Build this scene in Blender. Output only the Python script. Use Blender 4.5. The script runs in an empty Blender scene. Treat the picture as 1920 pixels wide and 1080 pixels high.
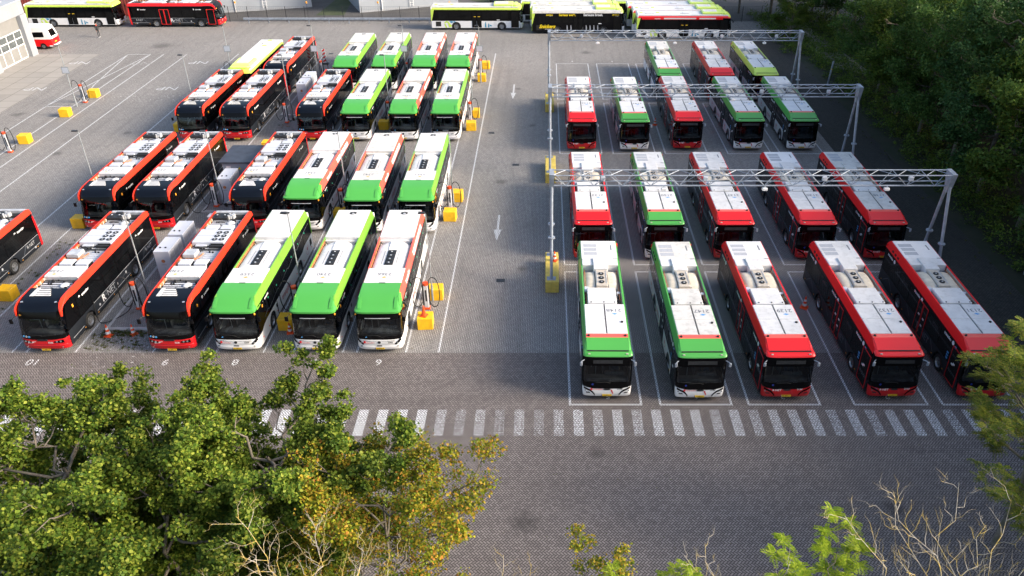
import bpy, math, random
import numpy as np
from mathutils import Vector, Matrix
R = math.radians
S = bpy.context.scene
C = S.collection
# ------------------------------------------------------------------ camera
CAM_H = 27.1
cam = bpy.data.cameras.new('camera'); camo = bpy.data.objects.new('camera', cam); C.objects.link(camo)
camo.location = (0, 0, CAM_H); camo.rotation_euler = (R(90-31.87), 0, 0)
cam.sensor_width = 36; cam.lens = 28.1; cam.shift_x = -62/1920; cam.clip_end = 2000
S.camera = camo
# ------------------------------------------------------------------ light
SUN_AZ, SUN_EL = R(-10), R(26)          # azimuth from +X towards +Y; the wood on the right stands in front of it
W = bpy.data.worlds.new("World"); S.world = W; W.use_nodes = True
nt = W.node_tree; bg = nt.nodes['Background']
sky = nt.nodes.new('ShaderNodeTexSky'); sky.sky_type = 'NISHITA'; sky.sun_disc = False
sky.sun_elevation = SUN_EL; sky.sun_rotation = R(90)-SUN_AZ
sky.air_density = 1.0; sky.dust_density = 3.5; sky.ozone_density = 1.0
nt.links.new(sky.outputs[0], bg.inputs[0]); bg.inputs[1].default_value = 0.15
sl = bpy.data.lights.new('sun', 'SUN'); sl.energy = 3.5; sl.angle = R(20); sl.color = (1, .87, .72)
so = bpy.data.objects.new('sun', sl); C.objects.link(so)
sd = Vector((math.cos(SUN_EL)*math.cos(SUN_AZ), math.cos(SUN_EL)*math.sin(SUN_AZ), math.sin(SUN_EL)))
so.rotation_euler = sd.to_track_quat('Z', 'Y').to_euler()
S.view_settings.view_transform = 'Standard'; S.view_settings.look = 'None'
S.view_settings.exposure = 1.12; S.view_settings.gamma = 1
S.render.resolution_x, S.render.resolution_y = 1024, 576
S.cycles.max_bounces = 6; S.cycles.transparent_max_bounces = 8
S.cycles.diffuse_bounces = 3; S.cycles.glossy_bounces = 3; S.cycles.transmission_bounces = 4
S.cycles.caustics_reflective = False; S.cycles.caustics_refractive = False
# ------------------------------------------------------------------ node helpers
class NB:
    def __init__(s, name):
        s.m = bpy.data.materials.new(name); s.m.use_nodes = True
        s.nt = s.m.node_tree; s.b = s.nt.nodes['Principled BSDF']
    def n(s, t, **k):
        o = s.nt.nodes.new(t)
        for a, v in k.items(): setattr(o, a, v)
        return o
    def l(s, a, b): s.nt.links.new(a, b)
    def val(s, x, inp):
        if hasattr(x, 'links'): s.l(x, inp)
        else: inp.default_value = x
    def math(s, op, a, b=None, c=None):
        o = s.n('ShaderNodeMath', operation=op)
        s.val(a, o.inputs[0])
        if b is not None: s.val(b, o.inputs[1])
        if c is not None: s.val(c, o.inputs[2])
        return o.outputs[0]
    def mix(s, f, a, b):
        o = s.n('ShaderNodeMix', data_type='RGBA')
        s.val(f, o.inputs[0])
        for x, i in ((a, 6), (b, 7)):
            if hasattr(x, 'links'): s.l(x, o.inputs[i])
            else: o.inputs[i].default_value = (*x[:3], 1)
        return o.outputs[2]
    def pos(s, scale=1.0, objspace=False):
        g = s.n('ShaderNodeTexCoord').outputs['Object'] if objspace else s.n('ShaderNodeNewGeometry').outputs['Position']
        return g
    def noise(s, vec, scale, detail=3, rough=.55):
        o = s.n('ShaderNodeTexNoise'); s.l(vec, o.inputs['Vector'])
        o.inputs['Scale'].default_value = scale; o.inputs['Detail'].default_value = detail
        o.inputs['Roughness'].default_value = rough
        return o.outputs[0]
    def ramp(s, f, a, b, x=0., y=1.):
        o = s.n('ShaderNodeMapRange'); s.l(f, o.inputs[0])
        o.inputs[1].default_value = a; o.inputs[2].default_value = b
        o.inputs[3].default_value = x; o.inputs[4].default_value = y
        return o.outputs[0]
MATS = {}
def mat(name, col, rough=.5, metal=0., var=.08, vs=1.5, coat=0., spec=.5, grime=0.):
    if name in MATS: return MATS[name]
    b = NB(name); p = b.pos()
    f = b.noise(p, vs, 4)
    c2 = tuple(max(0, c*(1-var*2)) for c in col); c3 = tuple(min(1, c*(1+var)) for c in col)
    out = b.mix(b.ramp(f, .3, .7), c2, c3)
    if grime:
        g = b.ramp(b.noise(p, 3.1, 6, .7), .5, .72)
        out = b.mix(b.math('MULTIPLY', g, grime), out, (.16, .145, .12))
    b.l(out, b.b.inputs['Base Color'])
    if coat:
        b.b.inputs['Roughness'].default_value = rough
    else:
        rr = b.ramp(b.noise(p, 1.6, 2), .3, .7, rough*.85, min(1, rough*1.15))
        b.l(rr, b.b.inputs['Roughness'])
    b.b.inputs['Metallic'].default_value = metal
    b.b.inputs['Coat Weight'].default_value = coat; b.b.inputs['Coat Roughness'].default_value = .08
    b.b.inputs['Specular IOR Level'].default_value = spec
    MATS[name] = b.m
    return b.m
# ---- herringbone bricks
def herring(b, w, ang, mortar=.14):
    """returns (mortar mask, per brick random) for 2:1 bricks of width w metres"""
    mp = b.n('ShaderNodeMapping'); mp.vector_type = 'POINT'
    b.l(b.pos(), mp.inputs[0]); mp.inputs['Rotation'].default_value = (0, 0, ang)
    mp.inputs['Scale'].default_value = (1/w, 1/w, 1/w)
    sp = b.n('ShaderNodeSeparateXYZ'); b.l(mp.outputs[0], sp.inputs[0])
    x, y = sp.outputs[0], sp.outputs[1]
    i = b.math('FLOOR', x); j = b.math('FLOOR', y)
    fx = b.math('SUBTRACT', x, i); fy = b.math('SUBTRACT', y, j)
    k = b.math('FLOORED_MODULO', b.math('SUBTRACT', i, j), 4.0)
    is_ = [b.math('COMPARE', k, float(q), .1) for q in range(4)]
    inv = [b.math('SUBTRACT', 1.0, q) for q in is_]
    L = b.math('LESS_THAN', fx, mortar); Rr = b.math('GREATER_THAN', fx, 1-mortar)
    B = b.math('LESS_THAN', fy, mortar); T = b.math('GREATER_THAN', fy, 1-mortar)
    m = b.math('MAXIMUM', b.math('MAXIMUM', b.math('MULTIPLY', L, inv[1]), b.math('MULTIPLY', Rr, inv[0])),
               b.math('MAXIMUM', b.math('MULTIPLY', B, inv[2]), b.math('MULTIPLY', T, inv[3])))
    cb = b.n('ShaderNodeCombineXYZ')
    b.l(b.math('SUBTRACT', i, is_[1]), cb.inputs[0]); b.l(b.math('SUBTRACT', j, is_[2]), cb.inputs[1])
    wn = b.n('ShaderNodeTexWhiteNoise', noise_dimensions='2D'); b.l(cb.outputs[0], wn.inputs['Vector'])
    return m, wn.outputs[0]
def brick_colour(b, ca, cb_, cm, w, ang, stain, mo=.14):
    m, r = herring(b, w, ang, mo)
    base = b.mix(r, ca, cb_)
    p = b.pos()
    big = b.ramp(b.noise(p, .09, 4), .35, .65)
    base = b.mix(b.math('MULTIPLY', big, .35), base, tuple(c*.72 for c in ca))
    mid = b.ramp(b.noise(p, .6, 5, .65), .56, .78)
    base = b.mix(b.math('MULTIPLY', mid, stain), base, tuple(c*.38 for c in ca))
    st = b.n('ShaderNodeMapping'); b.l(p, st.inputs[0]); st.inputs['Scale'].default_value = (.06, 1.3, 1) if ang else (1.6, .05, 1)
    trk = b.ramp(b.noise(st.outputs[0], 1.0, 4, .6), .50, .68)
    base = b.mix(b.math('MULTIPLY', trk, .24), base, tuple(c*.45 for c in ca))
    for sx, sy, sr in ((-.9, 24.2, .9), (-2.9, 84, .5), (-1.5, 46, .6), (-3.6, 60, .7), (-39, 71, .6), (-36.5, 89, .55), (-43, 66, .7), (-52, 76, .9), (-28, 30.5, .9), (2.5, 28.5, .6), (15.5, 25, .7), (-1.2, 73, .5), (-30, 104, 1.5), (-48, 101, 1.8), (-12, 101, 1.2), (5, 98, 1.0)):
        vd = b.n('ShaderNodeVectorMath', operation='DISTANCE'); b.l(p, vd.inputs[0]); vd.inputs[1].default_value = (sx, sy, 0)
        dd = b.math('ADD', vd.outputs['Value'], b.math('MULTIPLY', b.noise(p, 2.5, 4), sr*.9))
        base = b.mix(b.ramp(dd, sr*.7, sr*1.35, .5, 0), base, (.022, .02, .019))
    spot = b.ramp(b.noise(p, 2.2, 3, .5), .70, .80)
    base = b.mix(b.math('MULTIPLY', spot, .45), base, (.03, .028, .025))
    return b.mix(b.math('MULTIPLY', m, .95), base, cm), m
def mat_brick(name, ca, cb_, cm, w, ang, stain=.3):
    b = NB(name); c, m = brick_colour(b, ca, cb_, cm, w, ang, stain)
    b.l(c, b.b.inputs['Base Color']); b.b.inputs['Roughness'].default_value = .8
    b.b.inputs['Specular IOR Level'].default_value = .3
    MATS[name] = b.m; return b.m
GREY = ((.265, .254, .243), (.365, .350, .334), (.055, .053, .052))
BROWN = ((.168, .146, .139), (.265, .234, .222), (.031, .028, .027))
mat_brick('grey_paver', *GREY, .105, 0, .35)
mat_brick('brown_paver', *BROWN, .105, R(45), .25)
mat_brick('shaded_mossy_paver', (.045, .044, .040), (.075, .072, .064), (.014, .014, .012), .105, 0, .5)  # moss and dirt, plus the wood's shade painted into the brick colours
def mat_paint(name, brick, ang, wear, col=(.72, .74, .76)):
    """road paint worn off the joints and in patches"""
    b = NB(name); c, m = brick_colour(b, *brick, .105, ang, .3, .18)
    p = b.pos()
    n1 = b.ramp(b.noise(p, 7, 5, .75), .5-wear*.35+.12, .5-wear*.35+.22)   # 0 = paint, 1 = worn at high noise
    wn = b.math('SUBTRACT', 1.0, b.ramp(b.noise(p, 9, 5, .8), wear-.07, wear+.07))
    f = b.math('MAXIMUM', b.math('MULTIPLY', m, .9), wn)
    b.l(b.mix(f, col, c), b.b.inputs['Base Color']); b.b.inputs['Roughness'].default_value = .7
    b.nt.nodes.remove(n1.node) if False else None
    MATS[name] = b.m; return b.m
mat_paint('line_grey', GREY, 0, .33)
mat_paint('line_brown', BROWN, R(45), .36)
for q, wv in enumerate((.43, .48, .52, .56)): mat_paint('zebra_%d' % q, BROWN, R(45), wv)
mat_paint('faded_grey', GREY, 0, .55)
# ---- ground types
def mat_ground(name, a, bb, s1, s2, dark=(.02, .02, .018)):
    b = NB(name); p = b.pos()
    c = b.mix(b.ramp(b.noise(p, s1, 5, .6), .35, .65), a, bb)
    c = b.mix(b.math('MULTIPLY', b.ramp(b.noise(p, s2, 6, .7), .5, .75), .6), c, dark)
    b.l(c, b.b.inputs['Base Color']); b.b.inputs['Roughness'].default_value = .9
    MATS[name] = b.m; return b.m
mat_ground('grass_ground', (.035, .055, .018), (.06, .075, .03), .5, 5)
mat_ground('wood_floor', (.018, .028, .010), (.035, .035, .02), .8, 4)
mat_ground('asphalt', (.055, .055, .058), (.085, .083, .082), .3, 9)
mat_ground('sandy_path', (.20, .18, .15), (.26, .24, .20), .6, 6, (.1, .09, .07))
b = NB('concrete_slab'); p = b.pos()
br = b.n('ShaderNodeTexBrick'); b.l(p, br.inputs[0]); br.offset = 0; br.squash = 1
br.inputs['Scale'].default_value = 1; br.inputs['Brick Width'].default_value = 2.0; br.inputs['Row Height'].default_value = 2.0
br.inputs['Mortar Size'].default_value = .03
br.inputs[1].default_value = (.25, .24, .225, 1); br.inputs[2].default_value = (.29, .275, .255, 1); br.inputs[3].default_value = (.10, .09, .08, 1)
c = b.mix(b.math('MULTIPLY', b.ramp(b.noise(p, .5, 5, .7), .5, .75), .4), br.outputs[0], (.15, .135, .12))
b.l(c, b.b.inputs['Base Color']); b.b.inputs['Roughness'].default_value = .85; MATS['concrete_slab'] = b.m
# ---- foliage
def mat_leaf(name, cols, trans=.35, rough=.5):
    b = NB(name)
    g = b.n('ShaderNodeNewGeometry')
    cr = b.n('ShaderNodeValToRGB'); b.l(g.outputs['Random Per Island'], cr.inputs[0])
    el = cr.color_ramp.elements
    while len(el) < len(cols): el.new(.5)
    for i, c in enumerate(cols):
        el[i].position = i/(len(cols)-1); el[i].color = (*c, 1)
    nz = b.ramp(b.noise(b.pos(), .45, 3), .35, .65, .72, 1.25)
    hs = b.n('ShaderNodeHueSaturation'); b.l(cr.outputs[0], hs.inputs['Color']); b.l(nz, hs.inputs['Value'])
    col = hs.outputs[0]
    b.l(col, b.b.inputs['Base Color']); b.b.inputs['Roughness'].default_value = rough
    b.b.inputs['Specular IOR Level'].default_value = .12
    tr = b.n('ShaderNodeBsdfTranslucent'); b.l(col, tr.inputs[0])
    mx = b.n('ShaderNodeMixShader'); mx.inputs[0].default_value = trans
    b.l(b.b.outputs[0], mx.inputs[1]); b.l(tr.outputs[0], mx.inputs[2])
    b.l(mx.outputs[0], b.nt.nodes['Material Output'].inputs[0])
    MATS[name] = b.m; return b.m
mat_leaf('oak_leaf', [(.040, .082, .011), (.080, .140, .016), (.150, .210, .026), (.28, .31, .045)])
mat_leaf('oak_leaf_dark', [(.034, .074, .011), (.064, .118, .016), (.125, .18, .024), (.24, .26, .035)])
mat_leaf('autumn_leaf', [(.06, .12, .012), (.14, .19, .015), (.25, .25, .02), (.36, .28, .025), (.36, .15, .03)])
mat_leaf('golden_leaf', [(.09, .14, .015), (.18, .22, .02), (.33, .30, .03), (.42, .26, .04)], .4)
mat_leaf('lime_leaf', [(.16, .26, .02), (.26, .36, .03), (.40, .46, .05)], .45)
mat_leaf('feather_leaf', [(.055, .105, .018), (.10, .160, .022), (.19, .22, .03), (.28, .26, .05)], .4)
mat_leaf('wood_leaf_a', [(.038, .090, .022), (.070, .145, .032), (.125, .20, .046)], .35)
mat_leaf('wood_leaf_b', [(.048, .095, .016), (.090, .155, .026), (.165, .225, .040)], .35)
mat_leaf('wood_leaf_c', [(.032, .085, .026), (.058, .130, .040), (.100, .18, .055)], .35)
mat_leaf('weed_leaf', [(.04, .07, .015), (.09, .11, .02), (.10, .07, .03)], .2)
def mat_bark(name, a, c_, lich, amt):
    b = NB(name); p = b.pos()
    c = b.mix(b.ramp(b.noise(p, 5, 4), .35, .65), a, c_)
    c = b.mix(b.math('MULTIPLY', b.ramp(b.noise(p, 2.6, 4, .7), .46, .56), amt), c, lich)
    b.l(c, b.b.inputs['Base Color']); b.b.inputs['Roughness'].default_value = .9
    MATS[name] = b.m; return b.m
mat_bark('bark', (.09, .075, .06), (.19, .16, .13), (.12, .12, .07), .4)
mat_bark('pale_bark', (.30, .27, .22), (.42, .39, .33), (.42, .30, .04), .85)
# ---- vehicle and object materials
PAINTS = dict(
    white=(.80, .80, .80), orange=(.66, .036, .014), red=(.76, .007, .010), deep_red=(.50, .006, .010), green=(.070, .35, .060),
    lime_edge=(.17, .43, .045), lime=(.56, .76, .10), pale_lime=(.62, .80, .18), black=(.004, .004, .005), charcoal=(.016, .019, .024),
    navy=(.004, .006, .011), light_red=(.85, .11, .08), teal=(.05, .28, .45))
for k, v in PAINTS.items():
    if max(v) < .05: mat(k, v, .30, coat=.04, var=.015, vs=.4, spec=.16)
    else: mat(k, v, .38, coat=.12, var=.015, vs=.4)
mat('roof_white', (.72, .72, .73), .45, var=.03, vs=.9, grime=.14)
mat('roof_mid', (.66, .66, .66), .5, var=.06, vs=1.1, grime=.3)
mat('roof_dirty', (.62, .61, .58), .5, var=.07, vs=1.2, grime=.42)
mat('cream', (.62, .56, .45), .5, var=.08, vs=3, grime=.25)
mat('beige', (.52, .47, .40), .5, var=.1, vs=6)
mat('light_metal', (.55, .57, .60), .45, .3, var=.12, vs=3, grime=.2)
mat('dark_metal', (.03, .032, .036), .5, .3, var=.2, vs=8)
mat('copper', (.55, .23, .10), .5, .2, var=.3, vs=5)
mat('side_glass', (.003, .003, .0035), .06, var=.0, coat=0., spec=.16)
mat('window_glass', (.004, .0045, .005), .03, var=.3, vs=2, spec=.26)
mat('rubber', (.015, .015, .015), .8, var=.2, vs=8)
mat('rim', (.40, .41, .42), .35, .8, var=.15, vs=9)
mat('interior', (.09, .09, .10), .7, var=.2, vs=4)
mat('seat_blue', (.04, .07, .12), .8, var=.2, vs=4)
mat('rail_grey', (.35, .38, .40), .35, .5, var=.1)
mat('plate_yellow', (.80, .52, .02), .5, var=.03)
mat('amber', (.85, .35, .03), .4, var=.05)
mat('headlight', (.5, .52, .55), .1, .6, var=.2, vs=30)
mat('text_white', (.78, .78, .78), .5, var=.0)
mat('text_grey', (.16, .17, .19), .6, var=.0)
mat('text_black', (.01, .01, .01), .6, var=.0)
mat('text_red', (.55, .02, .03), .5, var=.0)
mat('text_yellow', (.85, .62, .01), .5, var=.0)
mat('sticker_blue', (.08, .30, .62), .5, var=.0)
mat('sticker_navy', (.01, .03, .25), .5, var=.0)
mat('sticker_green', (.05, .55, .30), .5, var=.0)
mat('skirt_graphic', (.10, .115, .135), .3, var=.02, coat=.4)
mat('galvanised', (.31, .35, .41), .5, .2, var=.14, vs=2.5, grime=.12)
mat('post_grey', (.34, .37, .39), .5, .4, var=.1, vs=3)
mat('signal_yellow', (.86, .49, .008), .6, var=.08, vs=2.5, grime=.28)
mat('old_yellow', (.66, .50, .10), .75, var=.12, vs=2, grime=.35)
mat('cabinet_grey', (.50, .53, .59), .5, var=.03, vs=1)
mat('cabinet_vent', (.40, .42, .46), .6, var=.1, vs=20)
mat('kiosk_roof', (.035, .042, .06), .5, var=.1, vs=2)
mat('kiosk_grey', (.32, .35, .40), .5, var=.05)
mat('kerb', (.42, .41, .40), .8, var=.1, vs=3, grime=.2)
mat('cone_orange', (.85, .09, .015), .5, var=.05)
mat('cone_white', (.75, .75, .75), .5, var=.05)
mat('cable', (.012, .012, .012), .5, var=.1)
mat('wall_panel', (.27, .285, .31), .55, var=.03, vs=.6)
mat('wall_trim', (.34, .36, .39), .5, var=.04)
mat('shed_grey', (.31, .34, .38), .6, var=.04, vs=.4)
mat('door_glass', (.10, .115, .12), .15, var=.2)
mat('roller_grey', (.20, .20, .195), .6, var=.06)
mat('rust_red', (.35, .07, .05), .7, var=.2, vs=.8)
mat('skin', (.50, .30, .22), .6, var=.03)
mat('hair', (.03, .02, .015), .8, var=.1)
mat('cloth_black', (.02, .021, .024), .9, var=.2, vs=8)
mat('cloth_red', (.6, .05, .03), .9, var=.1)
mat('barrier_white', (.78, .78, .78), .5, var=.02)
b = NB('windscreen')
gl = b.n('ShaderNodeBsdfGlossy'); gl.inputs['Roughness'].default_value = .03; gl.inputs[0].default_value = (.9, .95, 1, 1)
tp = b.n('ShaderNodeBsdfTransparent'); tp.inputs[0].default_value = (.55, .62, .63, 1)
fr = b.n('ShaderNodeFresnel'); fr.inputs[0].default_value = 1.5
mx = b.n('ShaderNodeMixShader'); b.l(b.math('MULTIPLY_ADD', fr.outputs[0], 1.0, .01), mx.inputs[0])
b.l(tp.outputs[0], mx.inputs[1]); b.l(gl.outputs[0], mx.inputs[2]); b.l(mx.outputs[0], b.nt.nodes['Material Output'].inputs[0])
MATS['windscreen'] = b.m
# ------------------------------------------------------------------ mesh helpers
def M(m): return MATS[m] if isinstance(m, str) else m
class MB:
    def __init__(s): s.v = []; s.f = []; s.ty = False
    def add(s, v, f):
        o = len(s.v); s.v += [tuple(p) for p in v]; s.f += [tuple(i+o for i in q) for q in f]; return s
    def box(s, x0, x1, y0, y1, z0, z1, bev=0):
        if x0 > x1: x0, x1 = x1, x0
        if y0 > y1: y0, y1 = y1, y0
        if z0 > z1: z0, z1 = z1, z0
        if bev <= 0:
            v = [(x0, y0, z0), (x1, y0, z0), (x1, y1, z0), (x0, y1, z0), (x0, y0, z1), (x1, y0, z1), (x1, y1, z1), (x0, y1, z1)]
            return s.add(v, [(3, 2, 1, 0), (4, 5, 6, 7), (0, 1, 5, 4), (1, 2, 6, 5), (2, 3, 7, 6), (3, 0, 4, 7)])
        b = min(bev, (x1-x0)/2.1, (y1-y0)/2.1, (z1-z0)/2.1)
        def ring(i, z): return [(x0+i+b, y0+i, z), (x1-i-b, y0+i, z), (x1-i, y0+i+b, z), (x1-i, y1-i-b, z), (x1-i-b, y1-i, z), (x0+i+b, y1-i, z), (x0+i, y1-i-b, z), (x0+i, y0+i+b, z)]
        b2 = b
        rings = [ring(b2, z0), ring(0, z0+b), ring(0, z1-b), ring(b2, z1)]
        v = sum(rings, []); f = [tuple(range(7, -1, -1)), tuple(range(24, 32))]
        for r in range(3):
            for i in range(8):
                j = (i+1) % 8; f.append((r*8+i, r*8+j, r*8+8+j, r*8+8+i))
        return s.add(v, f)
    def cyl(s, c, r, h, axis='z', n=16, r2=None, cap=True):
        r2 = r if r2 is None else r2; v = []
        for k, (rr, t) in enumerate(((r, 0), (r2, h))):
            for i in range(n):
                a = 2*math.pi*i/n; p, q = math.cos(a)*rr, math.sin(a)*rr
                v.append({'z': (c[0]+p, c[1]+q, c[2]+t), 'x': (c[0]+t, c[1]+p, c[2]+q), 'y': (c[0]+q, c[1]+t, c[2]+p)}[axis])
        f = [(i, (i+1) % n, n+(i+1) % n, n+i) for i in range(n)]
        if cap: f += [tuple(range(n-1, -1, -1)), tuple(range(n, 2*n))]
        return s.add(v, f)
    def tube(s, pts, r, n=6, r2=None):
        pts = [Vector(p) for p in pts]; v = []; m = len(pts)
        for k, p in enumerate(pts):
            d = (pts[min(k+1, m-1)]-pts[max(k-1, 0)])
            d = d.normalized() if d.length > 1e-9 else Vector((0, 0, 1))
            u = d.cross(Vector((0, 0, 1)) if abs(d.z) < .9 else Vector((1, 0, 0))).normalized(); w = d.cross(u)
            rr = r if r2 is None else r+(r2-r)*k/(m-1)
            for i in range(n):
                a = 2*math.pi*i/n; v.append(p+u*math.cos(a)*rr+w*math.sin(a)*rr)
        f = []
        for k in range(m-1):
            for i in range(n): f.append((k*n+i, k*n+(i+1) % n, (k+1)*n+(i+1) % n, (k+1)*n+i))
        f += [tuple(range(n-1, -1, -1)), tuple(range((m-1)*n, m*n))]
        return s.add(v, f)
    def prism(s, out, xo, xi):
        """outline [(y,z)], xo/xi callables or floats giving outer and inner x"""
        fo = xo if callable(xo) else (lambda y, z: xo); fi = xi if callable(xi) else (lambda y, z: xi)
        n = len(out); v = [(fo(y, z), y, z) for y, z in out]+[(fi(y, z), y, z) for y, z in out]
        return s.add(v, [tuple(range(n)), tuple(range(2*n-1, n-1, -1))]+[(i, n+i, n+(i+1) % n, (i+1) % n) for i in range(n)])
    def grid(s, rows, close=False):
        m = len(rows[0]); v = [p for r in rows for p in r]; f = []
        for a in range(len(rows)-1):
            for i in range(m-1 if not close else m):
                j = (i+1) % m; f.append((a*m+i, a*m+j, (a+1)*m+j, (a+1)*m+i))
        return s.add(v, f)
    def quad(s, *p): return s.add(p, [tuple(range(len(p)))])
def obj(name, mb, m, parent=None, smooth=False, loc=None):
    me = bpy.data.meshes.new(name); me.from_pydata(mb.v, [], mb.f); me.materials.append(M(m))
    import bmesh
    bm = bmesh.new(); bm.from_mesh(me); bmesh.ops.recalc_face_normals(bm, faces=bm.faces); bm.to_mesh(me); bm.free()
    if smooth:
        for p in me.polygons: p.use_smooth = True
        if hasattr(me, 'set_sharp_from_angle'): me.set_sharp_from_angle(angle=R(40))
    o = bpy.data.objects.new(name, me); C.objects.link(o)
    if parent: o.parent = parent
    if loc: o.location = loc
    return o
def thing(name, label, cat, loc=(0, 0, 0), rz=0, group=None):
    o = bpy.data.objects.new(name, None); C.objects.link(o); o.location = loc; o.rotation_euler = (0, 0, rz)
    o.empty_display_size = .3
    o['label'] = label; o['category'] = cat
    if group: o['group'] = group
    return o
def tag(o, label, cat, group=None, kind=None):
    o['label'] = label; o['category'] = cat
    if group: o['group'] = group
    if kind: o['kind'] = kind
    return o
def copy_tree(o, parent=None):
    c = o.copy(); C.objects.link(c)
    if parent: c.parent = parent
    for ch in list(o.children): copy_tree(ch, c)
    return c
def repeat(proto, used, label, loc, rz=None, group=None):
    """first call moves the prototype itself, later calls copy it"""
    o = proto if not used.get(proto.name_full) else copy_tree(proto)
    used[proto.name_full] = True
    o.location = loc
    if rz is not None: o.rotation_euler = (0, 0, rz)
    o['label'] = label
    if group: o['group'] = group
    return o
USED = {}
_tc = {}
def text(name, s, size, m, parent, loc, rot, bold=0.0, ex=0, shear=0, spacing=1.0, align='CENTER', sx=1.0):
    key = (s, size, M(m).name, bold, ex, shear, spacing, align, sx)
    if key not in _tc:
        cu = bpy.data.curves.new(name, 'FONT'); cu.body = s; cu.size = size; cu.align_x = align; cu.align_y = 'CENTER'
        cu.offset = bold; cu.extrude = ex; cu.shear = shear; cu.space_character = spacing; cu.resolution_u = 3
        t = bpy.data.objects.new(name, cu); C.objects.link(t); t.scale = (sx, 1, 1)
        bpy.context.view_layer.update()
        dg = bpy.context.evaluated_depsgraph_get()
        me = bpy.data.meshes.new_from_object(t.evaluated_get(dg)); me.name = name
        if sx != 1: me.transform(Matrix.Diagonal((sx, 1, 1, 1)))
        me.materials.clear(); me.materials.append(M(m))
        bpy.data.objects.remove(t); bpy.data.curves.remove(cu); _tc[key] = me
    o = bpy.data.objects.new(name, _tc[key]); C.objects.link(o)
    if parent: o.parent = parent
    o.location = loc; o.rotation_euler = rot
    return o
def struct(o): o['kind'] = 'structure'; return o
# ------------------------------------------------------------------ buses (front at y=0 facing -Y, 12.1 m long)
HW = 1.275
def fpatch(prof, n=3.6, m=12):
    rows = []
    for y0, z, hw, Rr in prof:
        row = []
        for i in range(2*m+1):
            a = (i-m)/m*math.pi/2; sg = 1 if a >= 0 else -1
            row.append((sg*hw*abs(math.sin(a))**(2/n), y0+Rr*(1-abs(math.cos(a))**(2/n)), z))
        rows.append(row)
    return MB().grid(rows)
def band(out_front, z0, z1, y1): return [(out_front(z0), z0), (y1, z0), (y1, z1), (out_front(z1), z1)]
AX = (2.75, 8.75)
def skirt_outline(y0, y1, zb, zt, axles=AX, r=.60, zc=.48, front_top=None):
    o = [(y0, zb)]
    for a in axles:
        dz = zb-zc; dy = math.sqrt(r*r-dz*dz); a0 = math.atan2(dz, -dy); a1 = math.atan2(dz, dy)
        n = 12
        if a0 < 0: a0 += 2*math.pi
        for i in range(n+1):
            t = a0+(a1-a0)*i/n; o.append((a+r*math.cos(t), zc+r*math.sin(t)))
    o += [(y1, zb), (y1, zt), (y0, zt)]
    return o
def wheels(root, axles=AX):
    for ax in axles:
        for sx in (-1, 1):
            w = MB(); x = sx*1.25
            for dx, r0, r1 in ((0, .45, .48), (-.03*sx, .48, .48), (-.27*sx, .48, .48), (-.30*sx, .45, .45)): pass
            w.grid([[(x+dx, math.cos(a)*rr, math.sin(a)*rr) for a in [2*math.pi*i/24 for i in range(24)]]
                    for dx, rr in ((-.02*sx, .30), (0, .33), (0, .44), (-.03*sx, .48), (-.26*sx, .48), (-.3*sx, .42), (-.3*sx, .05))], close=True)
            wo = obj('wheel', w, 'rubber', root, True, (0, ax, .48))
            rm = MB().grid([[(x+dx, math.cos(a)*rr, math.sin(a)*rr) for a in [2*math.pi*i/20 for i in range(20)]]
                    for dx, rr in ((-.015*sx, .305), (-.02*sx, .27), (-.10*sx, .24), (-.12*sx, .13), (-.03*sx, .12), (-.01*sx, .08), (0, .01))], close=True)
            obj('rim', rm, 'rim', wo, True)
def plate(root, y, z, s, tilt=0):
    p = obj('number_plate', MB().box(-.26, .26, y-.012, y, z-.055, z+.055), 'plate_yellow', root)
    text('plate_lettering', s, .10, 'text_black', p, (.02, y-.0145, z), (R(90), 0, 0), bold=.002)
    obj('plate_strip', MB().box(-.262, -.225, y-.0145, y-.013, z-.053, z+.053), 'sticker_navy', p)
def mirror(root, sx, y, z, m='black'):
    mb = MB().tube([(sx*1.1, y+.15, z), (sx*1.32, y-.12, z+.03), (sx*1.42, y-.28, z-.05)], .022)
    mb.box(sx*1.36, sx*1.56, y-.36, y-.27, z-.32, z-.02, .03)
    obj('mirror', mb, m, root, True)
def text_side(name, s, size, m, root, side, y, z, x=None, align='CENTER', **k):
    """side -1 is the door side: the writing reads towards the front on neither side, it stays upright"""
    x = (HW+.012) if x is None else x
    rot = (R(90), 0, R(-90)) if side < 0 else (R(90), 0, R(90))
    return text(name, s, size, m, root, (side*x, y, z), rot, align=align, **k)
def roof_number(root, s, x, y, z, logo='amber', dia=True):
    t = text('roof_number', s, .42, 'text_grey', root, (x, y, z), (0, 0, math.pi), bold=.006)
    if dia:
        d = MB(); cx, cy = x+.02, y-.36
        d.quad((cx-.17, cy, z), (cx, cy-.09, z), (cx+.17, cy, z), (cx, cy+.09, z))
        obj('roof_sticker', d, logo, root)
    return t
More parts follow.
